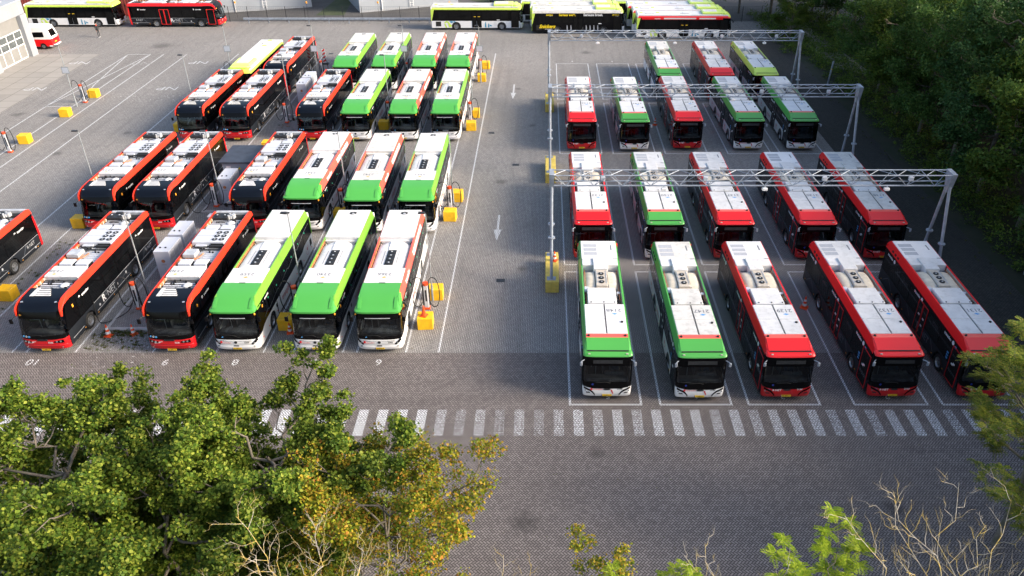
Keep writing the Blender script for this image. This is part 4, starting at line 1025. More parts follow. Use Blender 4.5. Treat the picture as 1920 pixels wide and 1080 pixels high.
# oil stains are part of the pavers' material; drains
def drain(x, y): struct(obj('drain_grate', MB().box(x-.28, x+.28, y-.2, y+.2, .001, .012), 'dark_metal'))
for x, y in ((-2.5, 63.5), (-2.9, 44.5), (-26, 97.5), (-31.0, 84.5), (-5, 71)): drain(x, y)
# raised islands between the electric buses
isl = MB()
for y0, y1 in ((38.75, 50.2), (54.3, 65.0), (75.5, 89.0)): isl.box(-26.0, -23.3, y0, y1, -.02, .13, .02)
struct(obj('kerb_island', isl, 'kerb'))
ip = MB()
for y0, y1 in ((38.75, 50.2), (54.3, 65.0), (75.5, 89.0)): ip.quad((-25.8, y0+.25, .134), (-23.5, y0+.25, .134), (-23.5, y1-.25, .134), (-25.8, y1-.25, .134))
struct(obj('island_paving', ip, 'grey_paver'))

# ------------------------------------------------------------------ buses in their rows
GE, GW, GH, GC = 'electric buses with open roofs', 'white roofed gas buses with green caps', 'gas buses in the bays under the gantries', 'lime country buses at the back of the yard'
ROOFNO = {}
def place(proto, label, x, y, rz=0, num=None, grp=None):
    o = repeat(proto, USED, label, (x, y, 0), rz, grp)
    if num:
        size = {'roof_number': .42, 'front_number': None}
        for ch in o.children:
            b0 = ch.name.split('.')[0]
            if b0 == 'roof_number':
                t = text('roof_number', num, .42, 'text_grey', None, (0, 0, 0), (0, 0, 0), bold=.006); ch.data = t.data; bpy.data.objects.remove(t)
            elif b0 == 'front_number':
                t = text('front_number', num, .14, ch.data.materials[0], None, (0, 0, 0), (0, 0, 0), bold=.003); ch.data = t.data; bpy.data.objects.remove(t)
            elif b0 == 'number_plate':
                for g in ch.children:
                    if g.name.startswith('plate_lettering'):
                        t = text('plate_lettering', '%02d-BPN-%d' % (int(num) % 97, int(num) % 9+1), .10, 'text_black', None, (0, 0, 0), (0, 0, 0), bold=.002); g.data = t.data; bpy.data.objects.remove(t)
    rr = random.Random(hash((round(x*10), round(y*10))) & 0xffff)
    o.rotation_euler = (0, 0, rz+R(rr.uniform(-.5, .5)))
    gm = rr.choice(['roof_white', 'roof_white', 'roof_mid', 'roof_mid', 'roof_dirty'])
    if gm != 'roof_white':
        for ch in o.children:
            if ch.type == 'MESH' and ch.data.materials and ch.data.materials[0] and ch.data.materials[0].name == 'roof_white' and rr.random() < .8:
                ch.material_slots[0].link = 'OBJECT'; ch.material_slots[0].material = M(gm)
    return o
EB = electric_bus()
E = lambda lab, x, y, n, rz=0: place(EB, lab, x, y, rz, n, GE)
E('black electric bus with orange roof edges, cut off by the left edge of the photo', -36.1, 36.7, '2336')
E('front row electric bus over painted number 10, black nose, orange rails, roof number 2338', -28.15, 36.45, '2338')
E('front row electric bus over painted number 9, black nose, orange rails, beside the cones', -21.05, 36.45, '2330')
E('black nosed electric bus in the second row behind a yellow block, left of its pair', -31.95, 51.2, '2333')
E('black nosed electric bus in the second row between the kiosk island and another electric bus', -28.05, 51.2, '2344')
E('black nosed electric bus right of the dark roofed kiosk, beside a white roofed bus', -21.2, 51.2, '2337')
E('electric bus in the third row, farthest left, a yellow block at its front corner', -31.95, 68.7, '2331')
E('electric bus in the third row just left of the pair of tall grey cabinets', -27.95, 68.7, '2334')
E('electric bus in the third row right of the grey cabinets, beside a green capped bus', -21.1, 68.7, '2335')
E('electric bus in the back row beside the lime roofed bus and the striped barrier board', -27.9, 81.6, '2339')
WG = white_roof_bus('lime_edge', '2340'); WR = white_roof_bus('light_red', '2366')
wg = lambda lab, x, y, n: place(WG, lab, x, y, 0, n, GW)
wr = lambda lab, x, y, n: place(WR, lab, x, y, 0, n, GW)
wg('green railed white roof bus in front row over painted number 8, roof number 2359', -17.35, 36.45, '2359')
wg('green railed white roof bus in front row, its bumper behind the leafy oak top', -12.9, 36.45, '2340')
wr('red railed white roof bus, rightmost in front row beside the cone topped yellow block', -9.3, 36.45, '2366')
wr('red railed white roof bus in second row next to the black nosed electric bus', -17.3, 51.0, '2341')
wr('red railed white roof bus in second row, middle of the three green capped ones', -12.95, 50.7, '2342')
wg('green railed white roof bus, rightmost in second row beside the driving lane', -9.15, 50.7, '2352')
wg('green railed white roof bus in third row beside an electric bus, leftmost of three', -17.1, 68.6, '2343')
wr('red railed white roof bus in third row, middle one of three green capped buses', -12.8, 68.6, '2346')
wg('green railed white roof bus at the right end of the third row by the lane', -9.0, 68.6, '2347')
wg('green railed white roof bus in the back row, leftmost of four', -21.0, 82.8, '2348')
wg('green railed white roof bus in the back row, second of four from the left', -17.0, 83.0, '2349')
wr('red railed white roof bus in the back row, third of four from the left', -12.8, 83.0, '2350')
wr('red railed white roof bus in the back row, right end beside the driving lane', -9.2, 83.0, '2351')
HR = hatched_roof_bus('red', '2132', True); HG = hatched_roof_bus('green', '2148', False); HL = hatched_roof_bus('lime', '2140', False)
hr = lambda lab, x, y, n: place(HR, lab, x, y, 0, n, GH)
hg = lambda lab, x, y, n: place(HG, lab, x, y, 0, n, GH)
hg('green capped bus with white bumper in the front bay numbered 5, roof number 2148', 3.2, 32.35, '2148')
dirty = hg('green capped bus with stained grimy roof hatches in front row, roof number 2147', 8.0, 32.25, '2147')
hr('red capped bus in the middle of the front row of bays, roof number 2139', 12.5, 32.3, '2139')
hr('red capped bus in front row with a cone beside its rear left, roof number 2132', 18.05, 32.35, '2132')
hr('red capped bus half covered by the feathery tree at right, roof number 2131', 22.75, 32.35, '2131')
hr('red capped bus under the near gantry, first in its row beside the post', 3.2, 46.9, '2133')
hg('only green capped bus under the near gantry, second in its row', 8.0, 46.9, '2150')
hr('red capped bus in the middle of the row under the near gantry', 12.65, 46.9, '2137')
hr('red capped bus under the near gantry, fourth in its row, roof number 2130', 18.15, 46.9, '2130')
hr('red capped bus under the near gantry, rightmost beside the wood', 22.8, 46.9, '2138')
hr('red capped bus under the middle gantry, first in its row beside the post', 3.22, 66.3, '2134')
hg('green capped bus under the middle gantry, second in its row by a cone', 7.85, 66.2, '2143')
hr('red capped bus in the middle of the row under the middle gantry', 12.55, 66.5, '2136')
hg('green capped bus under the middle gantry, fourth in its row', 17.9, 66.4, '2145')
hg('green capped bus under the middle gantry, rightmost beside the wood', 22.6, 66.4, '2146')
hg('green capped bus in the far row under the back gantry, leftmost of three', 12.6, 79.5, '2149')
hr('red capped bus in the far row under the back gantry, middle of three', 17.9, 79.6, '2135')
place(HL, 'lime capped bus in the far row under the back gantry, rightmost of three', 22.4, 79.6, 0, '2140', GH)
for ch in dirty.children:
    if ch.name.split('.')[0] in ('roof_hatches', 'equipment_box', 'rear_cover'):
        ch.material_slots[0].link = 'OBJECT'; ch.material_slots[0].material = M('roof_dirty')
CW = country_bus('white'); CK = country_bus('black'); CR = country_bus('red')
# side on, nose to the right: rotate so that -Y points to +X ; x given is the nose
cb = lambda pr, lab, xn, y: place(pr, lab, xn, y+1.27, R(90), None, GC)
E2 = place(EB, 'red railed electric bus standing sideways by the back fence, R NET on its side', -43.6, 111.6, R(90), None, GE)
for ch in E2.children:
    if ch.name.split('.')[0] in ('roof_rail', 'corner_strip'):
        ch.material_slots[0].link = 'OBJECT'; ch.material_slots[0].material = M('red')
cb(CW, 'lime and white country bus standing sideways behind the minibus, a person before it', -57.4, 110.4)
cb(CW, 'lime and white country bus standing sideways between the guardrail and the black bus', -2.9, 108.7)
cb(CK, 'black country bus standing sideways with yellow Snickers lettering and slogan', 10.45, 106.8)
cb(CW, 'lime and white bus directly behind the black lettered bus', 10.2, 109.6)
cb(CW, 'lime and white bus in the rearmost line, second behind the black lettered bus', 8.9, 112.3)
cb(CR, 'lime and white bus with red side banner, nearest of the right hand stack', 23.9, 104.2)
cb(CR, 'lime and white bus with red side banner, second of the right hand stack', 23.6, 107.0)
cb(CR, 'lime and white bus with red side banner, third of the right hand stack', 23.1, 109.8)
cb(CW, 'lime and white bus without banner, rearmost of the right hand stack', 21.6, 112.5)
cl = place(CW, 'lime roofed country bus parked nose out left of the back row electric bus', -31.3, 80.4, 0, None, GC)

# ------------------------------------------------------------------ gantries
def gantry(label, ym, zt=7.4, x0=.4, x1=24.75, cams=()):
    root = thing('gantry', label, 'gantry', (x0, ym, 0), group='lattice gantries over the bays')
    Lx = x1-x0; hw = .42; zb = zt-.85
    t = MB()
    for y, z in ((-hw, zt), (hw, zt)): t.tube([(0, y, z), (Lx, y, z)], .04, 8)
    obj('top_chord', t, 'galvanised', root, True)
    t = MB().tube([(.0, 0, zb), (Lx, 0, zb)], .05, 8); obj('bottom_chord', t, 'galvanised', root, True)
    t = MB(); n = 14; st = Lx/n
    for k in range(n):
        a, m_, b_ = k*st, (k+.5)*st, (k+1)*st
        for y in (-hw, hw): t.tube([(a, y, zt), (m_, 0, zb)], .021, 5); t.tube([(m_, 0, zb), (b_, y, zt)], .021, 5)
        t.tube([(a, -hw, zt), (m_, hw, zt)], .02, 5); t.tube([(m_, hw, zt), (b_, -hw, zt)], .02, 5)
    for k in range(n+1): t.tube([(k*st, -hw, zt), (k*st, hw, zt)], .02, 5)
    obj('lattice_bracing', t, 'galvanised', root, True)
    t = MB().box(.2, Lx-.2, .18, .30, zb+.18, zb+.22); obj('cable_tray', t, 'galvanised', root)
    for s, X in ((-1, 0), (1, Lx)):
        for y in (-1, 1):
            foot = (X+(.2 if s > 0 else 0), y*1.55, .82 if s < 0 else .0)
            lg = MB().tube([foot, (X, y*.16, zb+.1)], .10, 10)
            lo = obj('leg', lg, 'galvanised', root, True)
            obj('foot_plate', MB().box(foot[0]-.28, foot[0]+.28, foot[1]-.22, foot[1]+.22, foot[2], foot[2]+.03), 'galvanised', lo)
            f2 = Vector(foot); mid = f2+(Vector((X, y*.16, zb+.1))-f2)*.45
            obj('leg_flange', MB().cyl((mid.x, mid.y, mid.z-.04), .22, .08, n=12), 'galvanised', lo)
        obj('head', MB().prism([(-.16, zb-.4), (.16, zb-.4), (hw+.06, zt+.06), (-hw-.06, zt+.06)], X-.14, X+.14), 'galvanised', root)
    cbp = [(q*.9, .24+.03*(q % 2), zb+.26-.05*(q % 3)) for q in range(int(Lx/.9)+1)]
    obj('power_cable', MB().tube(cbp, .028, 5), 'cable', root, True)
    for bx in (3.0, 9.3, 16.6, 21.9): obj('junction_box', MB().box(bx, bx+.28, .12, .30, zb+.24, zb+.50, .02), 'cabinet_grey', root)
    for cx in cams:
        c = obj('floodlight', MB().box(cx-.16, cx+.16, -.12, .12, zb-.32, zb-.14, .03).cyl((cx, 0, zb-.16), .03, .16, n=8), 'barrier_white', root)
    return root
gantry('near lattice gantry with its post on the long yellow block with a cone', 44.95, cams=(6.9, 13.1, 20.6))
gantry('middle lattice gantry spanning the row behind the near gantry', 61.7, cams=(5.8, 14.5))
gantry('back lattice gantry crossing in front of the black lettered bus', 78.5, cams=(4.7, 12.2, 20.9))
def long_block(label, y0, y1, x=.45):
    b_ = MB().box(-.43, .43, 0, y1-y0, 0, .82, .03)
    o = obj('concrete_block', b_, 'old_yellow', None, False, (x, y0, 0)); tag(o, label, 'concrete block', 'long yellow blocks carrying the gantry posts')
long_block('faded yellow long block under the near gantry post, a cone on top', 43.0, 46.85)
long_block('faded yellow long block under the middle gantry post', 59.7, 63.6)
long_block('faded yellow long block under the back gantry post', 76.6, 80.4)

# ------------------------------------------------------------------ lamp posts
def lamp_post(plate_=False):
    root = thing('lamp_post', 'x', 'lamp post')
    obj('pole', MB().tube([(0, 0, 0), (0, 0, 1.1)], .075, 8).tube([(0, 0, 1.1), (0, 0, 6.05)], .045, 8, .035), 'post_grey', root, True)
    h = MB().tube([(0, 0, 6.05), (-.12, -.02, 6.12)], .03, 6); h.box(-.42, -.02, -.13, .10, 6.08, 6.16, .02)
    obj('lamp_head', h, 'dark_metal', root)
    if plate_:
        s = obj('sign_plate', MB().box(-.36, .36, -.07, -.05, 3.4, 4.05), 'post_grey', root)
        obj('sign_face', MB().box(-.30, .30, -.074, -.0705, 3.46, 3.99), 'cabinet_grey', s)
    return root
LP, LPS = lamp_post(False), lamp_post(True)
gl_ = 'slender lamp posts between the bus rows'
colname = {-7.02: 'in the line beside the driving lane', -15.1: 'in the line through the green capped buses', -24.7: 'in the line on the cabinet islands', -34.0: 'in the line left of the electric buses', -47.2: 'x'}
rown = {42.0: 'at the front row', 55.3: 'at the second row', 75.0: 'at the third row', 86.0: 'with plate at the back row'}
for X in (-7.02, -15.1, -24.7, -34.0):
    for Y in (42.0, 55.3, 75.0, 86.0):
        if X == -34.0 and Y == 42.0: continue
        pl = Y == 86.0
        o = repeat(LPS if pl else LP, USED, 'lamp post %s, %s' % (rown[Y], colname[X]), (X, Y+.1, 0), R(0), gl_)
repeat(LPS, USED, 'lamp post with a square plate on the open left part, beside a charger', (-47.3, 78.3, 0), 0, gl_)
# ------------------------------------------------------------------ yellow cubes
YB = obj('concrete_cube', MB().box(-.45, .45, -.42, .42, 0, .78, .018), 'signal_yellow'); YB['category'] = 'concrete block'
gb = 'bright yellow concrete cubes at the ends of bus bays'
rb = random.Random(2)
for X, Y, lab in ((-7.1, 39.3, 'yellow cube at the front row with an orange cone standing on it'),
                  (-6.85, 42.5, 'yellow cube behind the cone topped cube, beside the front lamp post'),
                  (-7.05, 53.3, 'yellow cube by the lane beside the second row, nearer of two'),
                  (-6.85, 56.6, 'yellow cube by the lane beside the second row, farther of two by the charger'),
                  (-6.95, 71.9, 'yellow cube by the lane beside the third row, nearer of two'),
                  (-6.85, 75.4, 'yellow cube by the lane beside the third row, farther of two'),
                  (-6.95, 86.8, 'yellow cube by the lane beside the back row, nearer of two'),
                  (-6.8, 91.5, 'yellow cube by the lane at the back row, farthest of all'),
                  (-15.3, 39.2, 'yellow cube between two green capped front buses, a cone before it'),
                  (-15.2, 72.2, 'yellow cube between two green capped buses of the third row'),
                  (-15.2, 53.4, 'yellow cube between the second row buses with green caps, mostly hidden'),
                  (-33.7, 42.4, 'yellow cube at the left edge of the photo beside the front row'),
                  (-34.0, 52.2, 'yellow cube against the nose of the second row electric bus'),
                  (-34.2, 71.6, 'yellow cube half hidden by the third row electric bus nose'),
                  (-24.6, 67.0, 'yellow cube mirrored in the side of the electric bus near the kiosk'),
                  (-47.1, 68.6, 'yellow cube on the open left part, nearest the left edge'),
                  (-47.0, 75.6, 'yellow cube on the open left part, before the lamp post'),
                  (-47.0, 81.4, 'yellow cube on the open left part, behind the charger')):
    repeat(YB, USED, lab, (X, Y, 0), R(rb.uniform(-3, 3)), gb)
# ------------------------------------------------------------------ chargers
def charger():
    root = thing('charging_post', 'x', 'charging post')
    obj('column', MB().box(-.13, .13, -.11, .11, .12, 1.78, .03), 'roof_white', root)
    obj('base', MB().box(-.18, .18, -.16, .16, 0, .13, .02), 'cone_orange', root)
    obj('cap', MB().cyl((0, 0, 1.72), .17, .16, n=16), 'cone_orange', root, True)
    obj('socket_panel', MB().box(-.05, .05, -.125, -.112, .6, 1.4), 'dark_metal', root)
    for sx in (-1, 1):
        obj('hose_holder', MB().box(sx*.15, sx*.23, -.08, .02, .25, 1.7, .03), 'dark_metal', root)
        pts = [(sx*.19, -.03, 1.6), (sx*.22, -.08, 2.05), (sx*.42, -.15, 2.32), (sx*.68, -.2, 2.2), (sx*.82, -.22, 1.7), (sx*.84, -.25, 1.0), (sx*.70, -.28, .45), (sx*.45, -.26, .30), (sx*.25, -.18, .55)]
        obj('hose', MB().tube(smooth_pts(pts), .028, 6), 'cable', root, True)
    return root
def smooth_pts(p, n=4):
    p = [Vector(q) for q in p]; out = []
    for i in range(len(p)-1):
        a, b_, c, d = p[max(i-1, 0)], p[i], p[i+1], p[min(i+2, len(p)-1)]
        for k in range(n):
            t = k/n
            out.append(.5*((2*b_)+(-a+c)*t+(2*a-5*b_+4*c-d)*t*t+(-a+3*b_-3*c+d)*t**3))
    return out+[p[-1]]
CH = charger(); gc = 'white charging posts with orange caps and black hoses'
for X, Y, lab in ((-24.85, 41.0, 'charging post on the near kerb island between the front electric buses'),
                  (-25.1, 55.2, 'charging post on the kerb island in front of the single grey cabinet'),
                  (-24.7, 73.4, 'charging post in front of the far pair of grey cabinets'),
                  (-24.6, 87.5, 'charging post by the back row near the striped barrier board'),
                  (-15.1, 40.8, 'charging post between the two green capped front buses with green rails'),
                  (-15.3, 54.6, 'charging post between the red railed second row buses'),
                  (-15.1, 72.8+1.6, 'charging post between the green capped third row buses'),
                  (-15.2, 87.3, 'charging post among the green capped back row buses'),
                  (-7.25, 41.2, 'charging post behind the cone topped yellow cube'),
                  (-7.2, 55.0, 'charging post beside the yellow cube at the second row by the lane'),
                  (-7.2, 74.2, 'charging post beside the yellow cube at the third row by the lane'),
                  (-7.2, 88.6, 'charging post beside the yellow cube at the back row by the lane'),
                  (-33.9, 86.2, 'charging post left of the lime roofed bus by the outer lamp post'),
                  (-47.1, 79.6, 'charging post on the open left part between two yellow cubes'),
                  (-47.2, 66.3, 'charging post at the left edge of the photo on open paving')):
    repeat(CH, USED, lab, (X, Y, .13 if abs(X+24.8) < .4 else 0), R(rb.uniform(-8, 8)), gc)
# plugged in cables
for pts, lab in (([(-24.95, 40.9, 1.0), (-25.15, 40.4, .45), (-25.7, 40.0, .16), (-26.3, 39.6, .05), (-26.65, 39.5, .25), (-26.85, 39.9, 1.35)], 'black charging cable running to the front bus over number 10'),
                 ([(-24.7, 40.9, 1.0), (-24.4, 40.3, .3), (-23.7, 40.1, .16), (-23.2, 40.1, .1), (-22.5, 40.3, .5), (-22.36, 40.4, 1.3)], 'black charging cable running to the front bus over number 9'),
                 ([(-25.3, 55.0, 1.0), (-25.6, 54.6, .3), (-26.2, 54.3, .05), (-26.6, 54.3, .3), (-26.75, 54.4, 1.3)], 'black charging cable running to the second row electric bus'),
                 ([(-15.3, 40.6, 1.1), (-15.6, 40.2, .4), (-15.9, 39.9, .3), (-16.05, 40.2, 1.2)], 'black charging cable plugged into the bus over number 8'),
                 ([(-7.3, 54.9, 1.0), (-7.5, 54.2, .3), (-7.7, 53.9, .3), (-7.85, 54.0, 1.2)], 'black charging cable plugged into the second row bus by the lane')):
    tag(obj('charging_cable', MB().tube(smooth_pts(pts), .024, 6), 'cable', None, True), lab, 'cable', 'charging cables')
# ------------------------------------------------------------------ cones
def cone(white=True):
    root = thing('traffic_cone', 'x', 'traffic cone')
    obj('cone_base', MB().box(-.2, .2, -.2, .2, 0, .04, .01), 'cone_orange', root)
    obj('cone_body', MB().cyl((0, 0, .04), .15, .66, n=16, r2=.025), 'cone_orange', root, True)
    if white:
        for z0, z1 in ((.16, .30), (.42, .54)):
            f = lambda z: .15+(z-.04)/.66*(.025-.15)+.004
            obj('white_band', MB().cyl((0, 0, z0), f(z0), z1-z0, n=16, r2=f(z1), cap=False), 'cone_white', root, True)
    return root
CN, CP = cone(True), cone(False); gk = 'orange traffic cones'
for pr, X, Y, Z, lab, s in ((CN, -25.55, 38.3, 0, 'orange and white cone at the kerb corner, left one of two', 1.1),
                         (CN, -24.15, 38.45, 0, 'orange and white cone at the kerb, right one beside the front bus', 1.0),
                         (CN, -15.0, 38.6, 0, 'orange and white cone before the yellow cube between green capped buses', 1.0),
                         (CP, -7.15, 39.25, .78, 'pale orange cone standing on the yellow cube', 1.0),
                         (CN, .62, 45.7, .82, 'orange cone standing on the long faded yellow block', 1.0),
                         (CN, 16.0, 41.3, 0, 'orange cone on the bay line left of the front bus numbered 2132', 1.15),
                         (CN, 14.75, 54.9, 0, 'orange cone between the third and fourth bus under the near gantry', 1.0),
                         (CN, 9.35, 63.6, 0, 'orange cone in front of the red bus of the middle gantry row', 1.0),
                         (CN, 10.5, 73.1, 0, 'orange cone between second and third bus under the middle gantry', 1.0),
                         (CN, 10.1, 84.6, 0, 'orange cone in the empty bay area behind the middle gantry row', 1.0)):
    o = repeat(pr, USED, lab, (X, Y, Z), R(rb.uniform(0, 80)), gk); o.scale = (s, s, s)
# ------------------------------------------------------------------ cabinets, kiosk
def cabinet():
    root = thing('power_cabinet', 'x', 'electrical cabinet')
    obj('plinth', MB().box(.03, .97, .03, 1.97, 0, .12), 'dark_metal', root)
    obj('housing', MB().box(0, 1.0, 0, 2.0, .12, 2.2, .02), 'cabinet_grey', root)
    for j in range(3):
        for k in range(3):
            v = MB().box(.99, 1.008, .12+j*.62, .62+j*.62, .35+k*.6, .80+k*.6)
            for q in range(5): v.box(1.008, 1.016, .14+j*.62, .60+j*.62, .40+k*.6+q*.08, .43+k*.6+q*.08)
            obj('vent_panel', v, 'cabinet_vent', root)
    e = MB().cyl((.28, .5, 2.2), .06, .05, n=10).cyl((.62, .5, 2.2), .06, .05, n=10); obj('roof_knob', e, 'dark_metal', root)
    obj('emblem', MB().cyl((.5, 0, 1.5), .12, -.008, 'y', 16), 'copper', root)
    text('emblem_lettering', 'heliox', .13, 'text_grey', root, (.5, -.006, 1.25), (R(90), 0, 0))
    obj('door_seam', MB().box(.497, .503, -.004, 0, .2, 1.1).box(.1, .9, -.004, 0, .3, .306), 'dark_metal', root)
    return root
CB = cabinet(); gcb = 'tall pale grey charging cabinets with vented sides'
for X, Y, lab in ((-24.85, 44.2, 'tall pale grey cabinet on the near island, front one of the pair'),
                  (-24.85, 46.5, 'tall pale grey cabinet on the near island, rear one of the pair'),
                  (-24.75, 55.4, 'single tall pale grey cabinet in front of the dark roofed kiosk'),
                  (-24.85, 78.3, 'tall pale grey cabinet on the far island, front one of the pair'),
                  (-24.85, 80.6, 'tall pale grey cabinet on the far island, rear one of the pair')):
    repeat(CB, USED, lab, (X, Y, .13), 0, gcb)
r_ = thing('switch_box', 'small pale grey box behind the near pair of cabinets', 'electrical cabinet', (-24.3, 51.6, 0))
obj('housing', MB().box(0, .75, 0, .55, .1, 1.05, .02), 'cabinet_grey', r_); obj('plinth', MB().box(.04, .71, .04, .5, 0, .1), 'dark_metal', r_); obj('lid', MB().box(-.03, .78, -.03, .58, 1.05, 1.09), 'cabinet_grey', r_)
r_ = thing('kiosk', 'grey transformer kiosk with a flat dark roof behind the single cabinet', 'kiosk', (-25.3, 57.9, .13))
obj('wall', MB().box(.12, 2.85, .1, 3.2, 0, 2.4), 'kiosk_grey', r_); obj('roof', MB().box(-.1, 3.0, -.1, 3.45, 2.4, 2.52, .02), 'kiosk_roof', r_)
obj('door', MB().box(.3, 1.1, .085, .1, .1, 2.2), 'kiosk_grey', r_); obj('notice', MB().box(.4, .75, .08, .0845, 1.9, 2.1), 'text_white', r_); obj('warning_sign', MB().add([(1.3, .09, 1.85), (1.55, .09, 1.85), (1.425, .09, 2.07)], [(0, 1, 2)]), 'text_yellow', r_)
# striped barrier board
r_ = thing('barrier_board', 'upright red and white striped board at the back row beside a charger', 'barrier', (-25.7, 93.2, 0))
obj('foot', MB().box(-.4, .4, -.25, .25, 0, .14, .02), 'dark_metal', r_); obj('board', MB().box(-.16, .16, -.03, .03, .14, 1.7), 'barrier_white', r_)
b_ = MB()
for q in range(4): b_.quad(*[(x, -.033, .2+q*.4+z) for x, z in ((-.158, .0), (.158, .2), (.158, .4), (-.158, .2))][:4])
obj('stripe', b_, 'red', r_)
# ------------------------------------------------------------------ minibus, car, person
def minibus():
    r_ = thing('minibus', 'white over red minibus half hidden behind the building corner', 'minibus', (-60.7, 100.4, 0), R(4))
    L, hw = 6.2, 1.0   # tail at x=0, nose to -X
    prof = [(0, .45), (-.02, 1.2), (-.12, 1.8), (-.35, 2.55), (-.7, 2.72), (-L+1.6, 2.72), (-L+.9, 2.1), (-L+.1, 1.35), (-L, .9), (-L, .45)]
    def body(z0, z1, m, nm, w):
        P = [(x, z) for x, z in prof if z0 <= z <= z1]
        mb = MB(); 
        pts = P; n = len(pts)
        v = [(x, -w+max(0, z-1.7)*.12, z) for x, z in pts]+[(x, w-max(0, z-1.7)*.12, z) for x, z in pts]
        mb.add(v, [tuple(range(n)), tuple(range(2*n-1, n-1, -1))]+[(i, n+i, n+(i+1) % n, (i+1) % n) for i in range(n)])
        return obj(nm, mb, m, r_)
    body(1.2, 3, 'white', 'upper_body', hw); 
    mb = MB(); pts = [(0, .38), (-.0, 1.22), (-L, 1.22), (-L, .38)]
    o = [(-y, z) for y, z in skirt_outline(0, L, .38, 1.22, (1.15, 4.9), .42, .36)]
    n = len(o); v = [(x, -hw-.004, z) for x, z in o]+[(x, hw+.004, z) for x, z in o]
    mb.add(v, [tuple(range(n)), tuple(range(2*n-1, n-1, -1))]+[(i, n+i, n+(i+1) % n, (i+1) % n) for i in range(n)])
    obj('lower_body', mb, 'red', r_)
    for xa, xb in ((-2.0, -.75), (-3.6, -2.2)): obj('side_window', MB().box(xa, xb, -hw-.008, -hw+.03, 1.5, 2.1), 'window_glass', r_)
    obj('rear_window', MB().add([(-.04, -.7, 1.5), (-.04, .7, 1.5), (-.25, .6, 2.25), (-.25, -.6, 2.25)], [(0, 1, 2, 3)]).add([(-.02, -.7, 1.5), (-.02, .7, 1.5), (-.23, .6, 2.25), (-.23, -.6, 2.25)], [(0, 1, 2, 3)]), 'window_glass', r_)
    obj('rear_bumper', MB().box(-.4, .12, -1.02, 1.02, .34, .5, .03), 'white', r_)
    for s in (-1, 1): obj('tail_light', MB().box(-.05, .03, s*.82, s*.98, .95, 1.35, .02), 'text_red', r_)
    obj('number_plate', MB().box(.0, .02, -.26, .26, .72, .84), 'plate_yellow', r_)
    for x in (-1.15, -4.9):
        for s in (-1, 1):
            w = obj('wheel', MB().cyl((x, s*.82-.1, .36), .36, .2, 'y', 20), 'rubber', r_); obj('rim', MB().cyl((x, s*.82+(.1 if s > 0 else -.105), .36), .2, .01*s, 'y', 14), 'rim', w)
minibus()
def car(name, lab, loc, rz, m):
    r_ = thing(name, lab, 'car', loc, rz)
    secs = []
    P = [(-2.1, .55, .75), (-2.05, .35, .85), (-1.2, .33, .95), (-.6, .33, 1.0), (1.5, .33, 1.0), (2.05, .35, .9), (2.1, .55, .8)]
    obj('body', MB().prism([(-2.1, .3), (2.1, .3), (2.15, .75), (1.9, .92), (-.9, .95), (-2.05, .78)], .86, -.86), m, r_)
    obj('cabin', MB().prism([(-1.1, .95), (1.75, .92), (1.2, 1.42), (-.25, 1.42)], .78, -.78), 'window_glass', r_)
    obj('roof', MB().box(-.72, .72, -.2, 1.15, 1.42, 1.46, .02), m, r_)
    for y in (-1.3, 1.3):
        for s in (-1, 1): obj('wheel', MB().cyl((s*.76, y, .31), .31, s*.12, 'x', 16), 'rubber', r_)
    for s in (-1, 1): obj('headlight', MB().box(s*.5, s*.8, -2.13, -2.0, .55, .7, .02), 'headlight', r_)
car('parked_car', 'dark car on the far side of the fence behind the sideways buses', (-7.2, 124.4, 0), R(10), 'navy')
